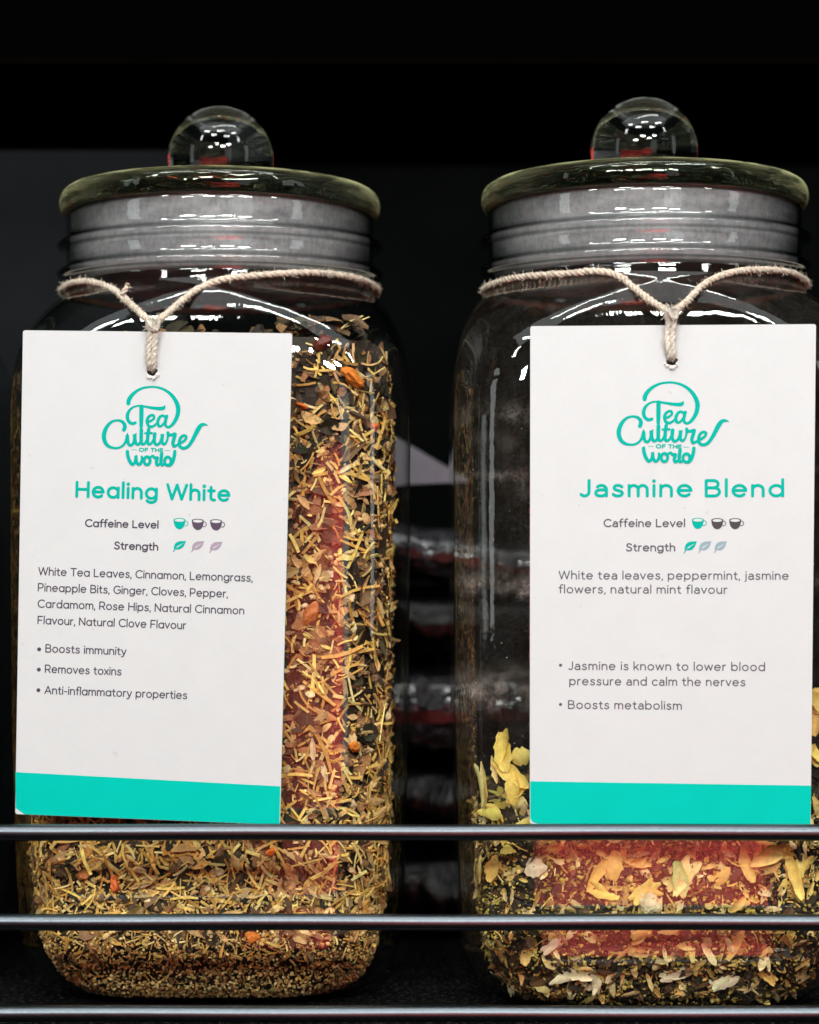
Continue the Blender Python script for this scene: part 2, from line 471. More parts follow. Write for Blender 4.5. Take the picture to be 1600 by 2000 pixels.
def leaf(mx, p, nrm, L, W, col, ang=None, nu=5, nv=3, curl=None, tilt=None):
    ang = R.uniform(0, math.pi * 2) if ang is None else ang
    a, b, n = frame(nrm, ang, R.gauss(0, .28) if tilt is None else tilt)
    curl = R.uniform(-1.2, 1.2) if curl is None else curl
    arch = R.uniform(-.5, .5); vs = []; fs = []
    ragged = [R.uniform(.75, 1.15) for _ in range(nu + 1)]
    for i in range(nu + 1):
        t = i / nu; prof = max(.08, math.sin(math.pi * min(1, max(0, t * .9 + .06))) ** .7) * ragged[i]
        for j in range(nv + 1):
            s_ = (j / nv - .5) * 2; x = s_ * W * .5 * prof
            h = curl * (s_ * s_) * W * .22 * prof + arch * L * .25 * (t - .5) ** 2 * 4
            vs.append(p + a * ((t - .5) * L + R.uniform(-.03, .03) * L) + b * x + n * (h + R.uniform(-.04, .04) * W))
    for i in range(nu):
        for j in range(nv):
            q = i * (nv + 1) + j; fs.append((q, q + 1, q + nv + 2, q + nv + 1))
    mx.add(vs, fs, col)

ICO = None
def chunk(mx, p, size, col, flat=1.0, sub=1, nrm=None):
    global ICO
    if ICO is None:
        ICO = {}
        for s_ in (0, 1, 2):
            bm = bmesh.new(); bmesh.ops.create_icosphere(bm, subdivisions=s_ + 1, radius=1)
            ICO[s_] = ([x.co.copy() for x in bm.verts], [tuple(y.index for y in fc.verts) for fc in bm.faces]); bm.free()
    V_, F_ = ICO[sub]
    rot = Matrix.Rotation(R.uniform(0, 6.3), 3, Vector((R.gauss(0, 1), R.gauss(0, 1), R.gauss(0, 1) + .01)).normalized())
    sc = Vector((R.uniform(.6, 1.2), R.uniform(.6, 1.2), R.uniform(.5, 1.0) * flat)) * size
    off = Vector((R.uniform(0, 90), R.uniform(0, 90), R.uniform(0, 90)))
    vs = []
    for c in V_:
        k = 1 + .45 * noise.noise(c * 1.3 + off)
        vs.append(p + rot @ Vector((c.x * sc.x * k, c.y * sc.y * k, c.z * sc.z * k)))
    mx.add(vs, F_, col)

def jitter(c, k=.25):
    g = 1 + R.uniform(-k, k)
    return tuple(max(.002, x * g * (1 + R.uniform(-.06, .06))) for x in c)

INX, INY = .0090, .0032      # the tea stands this far inside the outer glass, at the sides and at the front
def section(z):
    wd, rc = half_at(z); k = max(0, min(1, (z - .017) / .009)) * max(0, min(1, (.20 - z) / .1)); return wd - INX, wd + (.0805 - wd) * k - INY, max(.010, rc - .007)

def wall_point(u, z):
    """u in -1..1 runs along the front from one side wall to the other, past the rounded corners"""
    wx, wy, rc = section(z)
    flat = wx - rc; side = (wy - rc) * .9; arc = math.pi / 2 * rc; tot = flat + arc + side
    s_ = abs(u) * tot; sg = 1 if u >= 0 else -1
    if s_ < flat: p = Vector((sg * s_, -wy, z)); n = Vector((0, -1, 0))
    elif s_ < flat + arc:
        an = (s_ - flat) / rc
        p = Vector((sg * (flat + rc * math.sin(an)), -(wy - rc) - rc * math.cos(an), z)); n = Vector((sg * math.sin(an), -math.cos(an), 0))
    else: p = Vector((sg * wx, -(wy - rc) + (s_ - flat - arc), z)); n = Vector((sg, 0, 0))
    if z < .03: n = (n + Vector((0, 0, -(.03 - z) / .03))).normalized()
    return p, n

def core(mx, ztop, col, lump=.0014):
    """the packed mass of tea behind the pieces that lie against the glass"""
    zs = [.003, .006, .010, .015, .02] ; z = .026
    while z < .27: zs.append(z); z += .004
    n = None; rows = []
    for z in zs:
        wx, wy, rc = section(z)
        pts = ring(wx - .0015, rc, wy - .0015, 10, 18); rows.append([(x, y, z) for x, y in pts])
    base = len(mx.v); n = len(rows[0]); vs = []
    for row in rows:
        for x, y, z in row:
            zt = min(z, ztop(x, y)); q = Vector((x, y, z))
            k = lump * noise.noise(q * 260) + lump * .8 * noise.noise(q * 700)
            r = Vector((x, y, 0)).normalized()
            p = Vector((x, y, zt)) + r * k
            if z > ztop(x, y):
                s_ = max(.0, 1 - (z - ztop(x, y)) / .05); p = Vector((x * s_, y * s_, ztop(x * s_, y * s_) + .002 * noise.noise(q * 200)))
            vs.append(p)
    fs = []
    for i in range(len(rows) - 1):
        for k in range(n):
            a = i * n + k; b = i * n + (k + 1) % n; fs.append((a, b, b + n, a + n))
    fs.append(tuple(reversed(range(n))))
    for q in fs:
        c = vs[q[0]]; t = .5 + .5 * noise.noise(c * 420)
        mx.f.append(tuple(i + base for i in q)); mx.c.append(tuple(x * (.4 + 1.3 * t) for x in col))
    mx.v += vs

STRAW = [(.90, .61, .15), (.92, .69, .21), (.80, .48, .11), (.94, .78, .32), (.68, .37, .09)]
BROWN = [(.075, .045, .024), (.13, .075, .036), (.20, .11, .05), (.04, .028, .018), (.07, .056, .028), (.27, .155, .07)]
BEIGE = [(.84, .60, .28), (.76, .50, .20), (.88, .70, .40)]
DARK = [(.022, .016, .011), (.035, .024, .014), (.05, .034, .018), (.028, .025, .014)]

def left_tea():
    mx = Mix()
    top = lambda x, y: .2625 + .10 * x - .05 * y + .006 * noise.noise(Vector((x * 30, y * 30, 0)))
    core(mx, top, (.030, .020, .012))
    MID = [(.28, .16, .07), (.42, .26, .10), (.16, .11, .05), (.58, .38, .15), (.11, .07, .04), (.34, .17, .07), (.06, .04, .022), (.24, .19, .08), (.70, .50, .22)]
    def spot(z0, z1, lo=-.0006, hi=.0014):
        z = R.uniform(z0, z1); p, n = wall_point(R.uniform(-1, 1), z)
        while p.z > top(p.x, p.y): z = R.uniform(z0, z1); p, n = wall_point(R.uniform(-1, 1), z)
        return p + n * R.uniform(lo, hi), n
    for _ in range(1500):
        p, n = spot(.03, .262, -.0015, .0008); leaf(mx, p, n, R.uniform(.004, .013), R.uniform(.003, .007), jitter(R.choice(BROWN + DARK)), nu=4, nv=2)
    for _ in range(3600):
        p, n = spot(.02, .24, -.0012, .0004); k = R.random()
        if k < .6: leaf(mx, p, n, R.uniform(.0015, .0055), R.uniform(.001, .003), jitter(R.choice(MID), .35), nu=3, nv=2)
        else: chunk(mx, p, R.uniform(.0005, .0017), jitter(R.choice(MID), .35), .6, 0)
    for _ in range(2200):
        p, n = spot(.02, .24, -.0006, .0014); stick(mx, p, n, R.uniform(.0015, .006), R.uniform(.0003, .0007), jitter(R.choice(STRAW + MID), .3))
    for _ in range(480):
        p, n = spot(.03, .235, -.0008, .001); leaf(mx, p, n, R.uniform(.006, .015), R.uniform(.003, .006), jitter(R.choice([(.46, .25, .10), (.66, .42, .16), (.36, .17, .08), (.56, .40, .16), (.74, .52, .22)])), nu=5, nv=2)
    for _ in range(330):
        p, n = spot(.225, .262, -.001, .001); stick(mx, p, n, R.uniform(.003, .012), R.uniform(.0005, .0012), jitter(R.choice(STRAW + BEIGE + [(.5, .3, .1)]), .3))
    for _ in range(500):
        p, n = spot(.222, .262, -.001, .001); leaf(mx, p, n, R.uniform(.002, .006), R.uniform(.0015, .003), jitter(R.choice(MID + BEIGE[:1]), .4), nu=3, nv=2)
    for _ in range(620):
        p, n = spot(.03, .245, -.0006, .0012); leaf(mx, p, n, R.uniform(.003, .010), R.uniform(.002, .0045), jitter(R.choice([(.50, .24, .09), (.58, .34, .14), (.38, .17, .07), (.64, .42, .18), (.30, .14, .06)]), .3), nu=4, nv=2)
    for _ in range(2300):
        p, n = spot(.018, .240); L = min(.022, R.lognormvariate(math.log(.0072), .55)); stick(mx, p, n, L, R.uniform(.0005, .0011) * (1 + L * 30), jitter(R.choice(STRAW)))
    for _ in range(560):
        p, n = spot(.03, .225, -.0008, .001); chunk(mx, p, R.uniform(.0010, .0024), jitter(R.choice(BEIGE + [(.25, .14, .07)])), .7)
    for _ in range(2200):
        p, n = spot(.012, .235, -.0008, .001); chunk(mx, p, R.uniform(.0003, .0009), jitter(R.choice(STRAW + BROWN)), .7, 0)
    # the finest bits have sifted down to the bottom
    for _ in range(6500):
        z = .004 + .05 * R.random() ** 1.8; p, n = wall_point(R.uniform(-1, 1), z)
        chunk(mx, p + n * R.uniform(-.0006, .0008), R.uniform(.00035, .0010), jitter(R.choice([(.88, .62, .24), (.76, .50, .18), (.50, .30, .11), (.20, .12, .05), (.94, .74, .34)]), .3), .8, 0)
    for _ in range(900):
        p, n = spot(.035, .10, .0004, .0016); stick(mx, p, n, R.uniform(.003, .013), R.uniform(.0005, .0012), jitter(R.choice(STRAW)))
    for _ in range(420):
        p, n = spot(.045, .235, .0004, .0016); leaf(mx, p, n, R.uniform(.003, .009), R.uniform(.0012, .003), jitter(R.choice(BEIGE + STRAW[:2] + [(.75, .46, .20)]), .2), nu=4, nv=2)
    for _ in range(1500):
        z = .006 + .045 * R.random(); p, n = wall_point(R.uniform(-1, 1), z)
        stick(mx, p + n * R.uniform(-.0004, .001), n, R.uniform(.002, .007), R.uniform(.0003, .0007), jitter(R.choice(STRAW)))
    for _ in range(900):       # top surface under the shoulder
        x, y = R.uniform(-.06, .06), R.uniform(-.068, .03); p = Vector((x, y, top(x, y) + R.uniform(0, .003)))
        leaf(mx, p, Vector((0, -.5, 1)), R.uniform(.005, .013), R.uniform(.003, .007), jitter(R.choice(DARK + BROWN)), nu=4, nv=2)
        if R.random() < .12: stick(mx, p, Vector((0, -.4, 1)), R.uniform(.006, .016), .0008, jitter(R.choice(STRAW), .4))
    return mx

mx = left_tea()
teaL = link('tea_blend', mx.v, mx.f, M['tea'], None, False, mx.c); teaL.location = LX
tag(teaL, 'coarse brown tea with straw coloured stalks filling the left jar', 'tea', None, 'stuff')
teaN = teaL.copy(); COL.objects.link(teaN); teaN.location = NX
tag(teaN, 'brown tea in the jar at the far left edge', 'tea', None, 'stuff')

def topR(x, y): return .088 + .10 * x + 1.3 * max(0, x - .048) + .006 * noise.noise(Vector((x * 40, y * 40, 3)))
def right_tea():
    mx = Mix(); core(mx, topR, (.018, .014, .008))
    OL = [(.54, .43, .08), (.70, .56, .13), (.38, .28, .06), (.80, .62, .18), (.16, .12, .05), (.05, .04, .02), (.04, .035, .02)]
    PET = [(.84, .64, .20), (.88, .70, .32), (.80, .52, .16)]
    def spot(z0, z1, lo=-.0006, hi=.001):
        z = R.uniform(z0, z1); p, n = wall_point(R.uniform(-1, 1), z)
        while p.z > topR(p.x, p.y): z = R.uniform(z0, z1); p, n = wall_point(R.uniform(-1, 1), z)
        return p + n * R.uniform(lo, hi), n
    for _ in range(1300):
        p, n = spot(.004, .10, -.0014, .0004); leaf(mx, p, n, R.uniform(.003, .010), R.uniform(.002, .005), jitter(R.choice(DARK + BROWN[:3])), nu=4, nv=2)
    for _ in range(7500):
        p, n = spot(.003, .075 if R.random() < .85 else .1); chunk(mx, p, R.uniform(.0003, .0011), jitter(R.choice(OL), .3), .7, 0)
    for _ in range(1500):
        p, n = spot(.004, .095, -.0008, .0006); leaf(mx, p, n, R.uniform(.0012, .0045), R.uniform(.001, .0025), jitter(R.choice(OL), .35), nu=3, nv=2)
    for _ in range(640):
        p, n = spot(.006, .09, 0, .001); leaf(mx, p, n, R.uniform(.003, .010), R.uniform(.0015, .004), jitter(R.choice(PET + [(.92, .78, .40)]), .3), nu=6, nv=3)
    for _ in range(260):
        p, n = spot(.006, .085); stick(mx, p, n, R.uniform(.003, .009), R.uniform(.0004, .0008), jitter(R.choice(STRAW), .3))
    for _ in range(500):
        x, y = R.uniform(-.065, .065), R.uniform(-.07, .05)
        p = Vector((x, y, topR(x, y) + R.uniform(0, .002)))
        leaf(mx, p, Vector((0, -.5, 1)), R.uniform(.004, .010), R.uniform(.002, .005), jitter(R.choice(DARK + BROWN + OL[:3])), nu=4, nv=2)
    return mx
mx = right_tea()
teaR = link('tea_blend', mx.v, mx.f, M['tea'], None, False, mx.c); teaR.location = RX
tag(teaR, 'fine olive brown tea crumbs at the bottom of the right jar', 'tea', None, 'stuff')
# crumbs clinging to the inside of the emptied glass
mx = Mix()
for _ in range(900):
    z = .10 + .13 * R.random() ** 1.6; p, n = wall_point(R.uniform(-.98, .98), z)
    chunk(mx, p + n * .0012, R.uniform(.00010, .00026), jitter(R.choice([(.55, .42, .22), (.62, .5, .32), (.35, .2, .1)])), .6, 0)
o = link('tea_dust', mx.v, mx.f, M['tea'], None, False, mx.c); o.location = RX
tag(o, 'specks of tea dust clinging inside the emptied right jar', 'dust', None, 'stuff')

def against_glass(px, py, axis, out=.0012):
    """world point on the tea's front at a photo pixel, and the wall's normal there"""
    dep = axis.y + D - .078
    for _ in range(6):
        q = P(px, py, dep); x = q.x - axis.x; z = max(.004, min(.26, q.z))
        wx, wy, rc = section(z); flat = wx - rc; ax = min(abs(x), wx - .0006)
        if ax <= flat: y = -wy; n = Vector((0, -1, 0))
        else:
            k = (ax - flat) / rc; y = -(wy - rc) - rc * math.sqrt(max(0, 1 - k * k)); n = Vector((math.copysign(k, x), -math.sqrt(max(0, 1 - k * k)), 0))
        dep = axis.y + y + D
    return P(px, py, dep - out), n

ORANGE = [(.80, .24, .03), (.85, .20, .03), (.72, .16, .035), (.6, .2, .05)]
fruit = [(690, 738, 24, .7, 'large orange fruit chunk near the top of the left jar beside the card'),
         (590, 793, 15, .6, 'small orange fruit bit touching the left card edge, upper part'),
         (731, 834, 13, .7, 'square orange fruit bit near the right wall of the left jar'),
         (608, 1199, 19, .5, 'orange fruit bit with a straw stalk beside the ingredients text'),
         (692, 1459, 19, .6, 'bright orange fruit bit low in the left jar, right of its card'),
         (530, 1664, 13, .6, 'orange fruit bit just under the top rail in the left jar'),
         (226, 1727, 18, .5, 'round red orange fruit bit between the upper rails, left jar'),
         (163, 1708, 11, .9, 'narrow red fruit bit leftmost between the upper rails'),
         (494, 1829, 16, .6, 'orange fruit bit half hidden below the middle rail'),
         (632, 668, 20, .8, 'dark red berry piece under the shoulder of the left jar')]
for i, (px, py, r, fl, lab) in enumerate(fruit):
    p, n = against_glass(px, py, LX, .0010); mx = Mix()
    chunk(mx, Vector((0, 0, 0)), r * AX_L / F * .92, ORANGE[i % 4] if i != 9 else (.12, .025, .015), fl, 2)
    o = link('dried_fruit_piece', mx.v, mx.f, M['fruit'], None, False, mx.c); o.location = p
    tag(o, lab, 'dried fruit', 'orange fruit bits in the left jar')

PC = [(.92, .76, .20), (.92, .80, .34), (.92, .60, .18), (.92, .84, .58)]
# px, py, length, width, direction (deg), petals, colour, label
petals = [(985, 1470, 84, 40, 80, 2, 0, 'tall yellow jasmine petal standing beside the right card'),
          (1018, 1478, 46, 30, 10, 1, 0, 'oval yellow jasmine petal tucked at the right card edge'),
          (1000, 1512, 90, 26, 150, 1, 0, 'long slanting jasmine petal left of the right card'),
          (948, 1545, 92, 30, 115, 2, 1, 'curled yellow jasmine petal against the left glass of right jar'),
          (1012, 1574, 44, 32, 10, 1, 1, 'pale oval jasmine petal left of the teal band'),
          (968, 1590, 60, 26, 160, 2, 0, 'yellow jasmine petal sitting on the top rail line'),
          (1006, 1545, 60, 34, 60, 3, 0, 'ruffled yellow jasmine flower in the clump left of the card'),
          (972, 1505, 56, 24, 95, 2, 1, 'upright jasmine petal behind the slanting one in the clump'),
          (1024, 1610, 40, 26, 20, 2, 0, 'yellow jasmine petal at the left end of the teal band'),
          (1592, 1372, 50, 34, 100, 3, 0, 'yellow jasmine flower at the right photo edge, topmost'),
          (1591, 1418, 46, 30, 60, 2, 2, 'amber jasmine petal at the right photo edge'),
          (1592, 1478, 44, 28, 120, 2, 0, 'pale green yellow jasmine petal low on the right photo edge'),
          (1075, 1850, 44, 18, 30, 2, 3, 'small cream jasmine petal below the middle rail, left part'),
          (1310, 1905, 52, 22, 15, 2, 3, 'cream jasmine petal between two larger ones near the bottom rail'),
          (1500, 1905, 50, 22, 140, 2, 2, 'tan jasmine petal at the lower right above the bottom rail'),
          (1060, 1930, 44, 20, 150, 2, 1, 'yellow jasmine petal lying at the heel of the right jar'),
          (934, 1702, 52, 22, 110, 2, 1, 'cream jasmine petal leftmost between the upper rails'),
          (966, 1702, 52, 32, 40, 3, 2, 'tan and yellow jasmine flower next to the leftmost petal'),
          (1043, 1694, 42, 36, 100, 1, 3, 'white jasmine petal at the edge of the red reflection'),
          (995, 1662, 34, 20, 170, 2, 0, 'small yellow jasmine bud under the top rail, left'),
          (1085, 1656, 34, 16, 10, 1, 2, 'small orange jasmine petal just under the top rail'),
          (1200, 1694, 60, 40, 70, 2, 2, 'broad peach jasmine flower in the middle of the upper gap'),
          (1165, 1708, 66, 20, 60, 1, 2, 'thin slanting jasmine petal left of the broad peach flower'),
          (1240, 1684, 50, 20, 5, 2, 2, 'flat jasmine petal right of the broad peach flower'),
          (1328, 1718, 74, 34, 55, 4, 1, 'spread jasmine flower with four petals above the middle rail'),
          (1405, 1714, 52, 22, 45, 1, 2, 'tan jasmine petal right of the spread flower'),
          (1460, 1688, 74, 22, 105, 1, 2, 'long upright orange jasmine petal at right'),
          (1512, 1666, 78, 34, 175, 3, 2, 'big ragged jasmine flower right under the top rail'),
          (1552, 1715, 90, 30, 75, 3, 0, 'bright yellow jasmine flower at the right jar corner'),
          (1500, 1697, 54, 18, 20, 1, 2, 'thin jasmine petal below the big ragged flower'),
          (1255, 1742, 66, 24, 25, 3, 0, 'yellow jasmine flower left of the white spiky one'),
          (1182, 1748, 60, 20, 150, 2, 0, 'yellow jasmine petal lying just above the middle rail'),
          (1268, 1764, 46, 34, 110, 4, 3, 'white spiky jasmine flower resting on the middle rail line'),
          (1440, 1768, 40, 22, 30, 2, 2, 'brown jasmine petal right above the middle rail'),
          (1250, 1826, 38, 24, 20, 2, 2, 'orange jasmine petal just below the middle rail'),
          (1437, 1846, 60, 16, 65, 1, 2, 'narrow orange jasmine petal between the lower rails'),
          (1125, 1902, 76, 26, 165, 3, 3, 'large pale jasmine flower above the bottom rail'),
          (1165, 1918, 56, 20, 75, 3, 3, 'pale forked jasmine petal hanging by the large flower'),
          (1412, 1916, 60, 30, 25, 2, 3, 'pale tan jasmine petal near the bottom rail, right'),
          (1000, 1926, 46, 28, 110, 2, 3, 'cream jasmine petal at the lower left curve of right jar')]
for px, py, L, W, dg, npt, ci, lab in petals:
    p, n = against_glass(px, py, RX, .0012); mx = Mix(); s_ = .885 / F
    for k in range(npt):
        an = math.radians(dg) + (0 if npt == 1 else (k - (npt - 1) / 2) * .55)
        d = Vector((math.cos(an), 0, math.sin(an)))
        ln = 1.18 * L * s_ * R.uniform(.8, 1.0); off = d * (ln * .5 - L * s_ * .45) if npt > 1 else Vector((0, 0, 0))
        u_ = Vector((0, 0, 1)).cross(n).normalized()
        leaf(mx, off + n * (.0006 * k), n, ln, 1.25 * W * s_ * (1 if npt == 1 else .72), jitter(PC[ci], .1),
             ang=math.pi - an if u_.x < 0 else an, nu=9, nv=4, curl=R.uniform(.5, 1.4) * R.choice((1, -1)), tilt=R.uniform(-.2, .2))
    o = link('jasmine_flower' if npt > 2 else 'jasmine_petal', mx.v, mx.f, M['petal'], None, True, mx.c); o.location = p
    tag(o, lab, 'dried flower', 'dried jasmine in the right jar')

# ------------------------------------------------------------------ lettering: every glyph is drawn with pen strokes
def arc(cx, cy, rx, ry, a0, a1, n=16):
    return [(cx + rx * math.cos(math.radians(a0 + (a1 - a0) * k / n)), cy + ry * math.sin(math.radians(a0 + (a1 - a0) * k / n))) for k in range(n + 1)]
BOWL = arc(.24, .24, .24, .24, 0, 360, 28)
SS = catmull([(.33, .41), (.27, .46), (.18, .48), (.08, .455), (.035, .365), (.09, .285), (.19, .245), (.30, .20), (.345, .12), (.29, .03), (.18, 0), (.08, .015), (0, .075)], 4)
G = {
 'a': ([BOWL, [(.48, .48), (.48, 0)]], .48),
 'A2': ([arc(.21, .29, .19, .19, 140, 0, 10) + [(.40, 0)], [(.40, .275), (.19, .275)] + arc(.16, .137, .16, .137, 90, 270, 12) + arc(.2, .17, .2, .17, 270, 350, 6)], .40),
 'b': ([[(0, .74), (0, 0)], BOWL], .48), 'c': ([arc(.24, .24, .24, .24, 48, 312)], .40), 'd': ([BOWL, [(.48, .74), (.48, 0)]], .48),
 'e': ([[(.01, .25)] + [(.47, .25)], arc(.24, .24, .24, .24, 2, 316, 24)], .48),
 'f': ([arc(.27, .59, .15, .15, 75, 180, 8) + [(.12, 0)], [(0, .46), (.27, .46)]], .27),
 'g': ([BOWL, [(.48, .48), (.48, .02)] + arc(.24, .0, .24, .2, 0, -145, 12)], .48),
 'h': ([[(0, .74), (0, 0)], arc(.2, .28, .2, .2, 180, 0, 12) + [(.4, 0)]], .4),
 'i': ([[(0, .48), (0, 0)], [(0, .675), (0, .68)]], 0), 'j': ([[(.05, .48), (.05, -.08)] + arc(-.05, -.08, .10, .11, 0, -80, 6), [(.05, .675), (.05, .68)]], .05),
 'k': ([[(0, .74), (0, 0)], [(.36, .48), (0, .15)], [(.13, .28), (.38, 0)]], .38), 'l': ([[(0, .74), (0, 0)]], 0),
 'm': ([[(0, .48), (0, 0)], arc(.17, .29, .17, .19, 180, 0, 10) + [(.34, 0)], arc(.51, .29, .17, .19, 180, 0, 10) + [(.68, 0)]], .68),
 'n': ([[(0, .48), (0, 0)], arc(.2, .28, .2, .2, 180, 0, 12) + [(.4, 0)]], .4), 'o': ([BOWL], .48), 'p': ([[(0, .48), (0, -.2)], BOWL], .48),
 'r': ([[(0, .48), (0, 0)], arc(.2, .28, .2, .2, 180, 85, 8)], .21), 's': ([SS], .345),
 't': ([[(.12, .63), (.12, .13)] + arc(.26, .13, .14, .13, 180, 285, 8), [(0, .46), (.27, .46)]], .29),
 'u': ([[(0, .48), (0, .2)] + arc(.2, .2, .2, .2, 180, 360, 12), [(.4, .48), (.4, 0)]], .4), 'v': ([[(0, .48), (.21, 0), (.42, .48)]], .42),
 'w': ([[(0, .48), (.16, 0), (.33, .47), (.50, 0), (.66, .48)]], .66), 'x': ([[(0, .48), (.38, 0)], [(.38, .48), (0, 0)]], .38),
 'y': ([[(0, .48), (.22, 0)], [(.43, .48), (.2, -.09), (.14, -.17), (.07, -.20), (0, -.18)]], .43),
 'A': ([[(0, 0), (.31, .7), (.62, 0)], [(.11, .22), (.51, .22)]], .62),
 'B': ([[(0, 0), (0, .7)], [(0, .7), (.26, .7)] + arc(.28, .535, .17, .165, 90, -90, 10) + [(0, .37)], [(.26, .37)] + arc(.31, .185, .19, .185, 90, -90, 10) + [(0, 0)]], .5),
 'C': ([arc(.36, .35, .36, .35, 46, 314, 22)], .60), 'E': ([[(.42, .7), (0, .7), (0, 0), (.42, 0)], [(0, .36), (.38, .36)]], .42),
 'F': ([[(.42, .7), (0, .7), (0, 0)], [(0, .34), (.37, .34)]], .42),
 'G': ([arc(.36, .35, .36, .35, 46, 330, 22) + [(.64, .34), (.40, .34)]], .64), 'H': ([[(0, 0), (0, .7)], [(.54, 0), (.54, .7)], [(0, .36), (.54, .36)]], .54),
 'J': ([[(.36, .7), (.36, .2)] + arc(.19, .2, .17, .2, 0, -140, 10)], .36), 'L': ([[(0, .7), (0, 0), (.4, 0)]], .40),
 'N': ([[(0, 0), (0, .7), (.54, 0), (.54, .7)]], .54), 'O': ([arc(.36, .35, .36, .35, 0, 360, 30)], .72),
 'P': ([[(0, 0), (0, .7), (.26, .7)] + arc(.28, .49, .2, .21, 90, -90, 10) + [(0, .28)]], .48),
 'R': ([[(0, 0), (0, .7), (.26, .7)] + arc(.28, .49, .2, .21, 90, -90, 10) + [(0, .28)], [(.27, .28), (.49, 0)]], .49),
 'S': ([[(x * 1.32, y * 1.458) for x, y in SS]], .455), 'T': ([[(0, .7), (.52, .7)], [(.26, .7), (.26, 0)]], .52),
 'W': ([[(0, .7), (.22, 0), (.45, .7), (.68, 0), (.90, .7)]], .90),
 ',': ([[(.03, .02), (0, -.11)]], .03), '-': ([[(0, .25), (.22, .25)]], .22)}
NARROW = set('vwyxTAWkft')

class Card:
    """a flat printed card given by its plane (inverse depth is linear over the photo) """
    def __init__(s, cx, cy, depth, ax, ay): s.cx, s.cy, s.i0, s.ax, s.ay = cx, cy, 1 / depth, ax, ay
    def depth(s, px, py): return 1 / (s.i0 + s.ax * (px - s.cx) + s.ay * (py - s.cy))
    def pt(s, px, py, lift=0): return P(px, py, s.depth(px, py) - lift)

def ribbon(verts, faces, card, pts, widths, lift, cap=True):
    """pen stroke lying on the card; pts in photo pixels"""
    for i in range(1, len(pts) - 1):      # sharp corner: lift the pen and start again
        a = (pts[i][0] - pts[i - 1][0], pts[i][1] - pts[i - 1][1]); c = (pts[i + 1][0] - pts[i][0], pts[i + 1][1] - pts[i][1])
        la, lc = math.hypot(*a), math.hypot(*c)
        if la > 1 and lc > 1 and (a[0] * c[0] + a[1] * c[1]) / (la * lc) < .72:
            ribbon(verts, faces, card, pts[:i + 1], widths[:i + 1], lift, cap)
            ribbon(verts, faces, card, pts[i:], widths[i:], lift + 2.5e-6, cap); return
    q = [pts[0]]; wq = [widths[0]]
    for p, w_ in zip(pts[1:], widths[1:]):
        if math.hypot(p[0] - q[-1][0], p[1] - q[-1][1]) > .12: q.append(p); wq.append(w_)
    if len(q) == 1: q.append((q[0][0] + .15, q[0][1])); wq.append(wq[0])
    n = len(q); b = len(verts); closed = math.hypot(q[0][0] - q[-1][0], q[0][1] - q[-1][1]) < .3 and n > 6
    for i, p in enumerate(q):
        if closed:
            a, c = q[i - 1 if i else n - 2], q[i + 1 if i < n - 1 else 1]
        else: a, c = q[max(i - 1, 0)], q[min(i + 1, n - 1)]
        tx, ty = c[0] - a[0], c[1] - a[1]; L = math.hypot(tx, ty) or 1
        nx, ny = -ty / L, tx / L; h = wq[i] / 2
        if 0 < i < n - 1:
            e1 = (p[0] - q[i - 1][0], p[1] - q[i - 1][1]); l1 = math.hypot(*e1) or 1
            cs = abs((-e1[1] / l1) * nx + (e1[0] / l1) * ny); h = h / max(cs, .5)
        lf = lift + i * 4e-7
        verts.append(card.pt(p[0] + nx * h, p[1] + ny * h, lf)); verts.append(card.pt(p[0] - nx * h, p[1] - ny * h, lf))
    for i in range(n - 1):
        k = b + 2 * i; faces.append((k, k + 1, k + 3, k + 2))
    if cap and not closed:
        for e, o_ in ((0, 1), (n - 1, n - 2)):
            px, py = q[e]; an = math.atan2(py - q[o_][1], px - q[o_][0]); r = wq[e] / 2; k = len(verts)
            lf = lift + e * 4e-7 + 2e-7
            for j in range(9):
                t = an - math.pi / 2 + math.pi * j / 8; verts.append(card.pt(px + r * math.cos(t), py + r * math.sin(t), lf))
            faces.append(tuple(range(k, k + 9)))

LIFT = 7e-5
def write(verts, faces, card, text, x0, y0, x1, y1, cap, sw, sp=.15, two=False):
    """one line from its baseline start to its baseline end"""
    items = []; x = 0
    for ch in text:
        if ch == ' ': x += .32; continue
        st, wd = G['A2' if (ch == 'a' and two) else ch]
        side = .035 if ch in NARROW or ch in ',' else .062
        if items: x += side
        items.append((x, st)); x += wd + side + (sp - .08)
    tot = x - side - (sp - .08)
    L = math.hypot(x1 - x0, y1 - y0) - sw; ux, uy = (x1 - x0) / math.hypot(x1 - x0, y1 - y0), (y1 - y0) / math.hypot(x1 - x0, y1 - y0)
    kx = L / tot; ky = (cap - sw) / .7
    for gx, st in items:
        for si, s_ in enumerate(st):
            pts = []
            for a, c in s_:
                X = sw / 2 + (gx + a) * kx; Y = sw / 2 + c * ky
                pts.append((x0 + ux * X + uy * Y, y0 + uy * X - ux * Y))
            dot = len(s_) == 2 and abs(s_[0][1] - s_[1][1]) < .01 and s_[0][0] == s_[1][0]
            ribbon(verts, faces, card, pts, [sw * (1.2 if dot else 1)] * len(pts), LIFT + si * 1.2e-5)

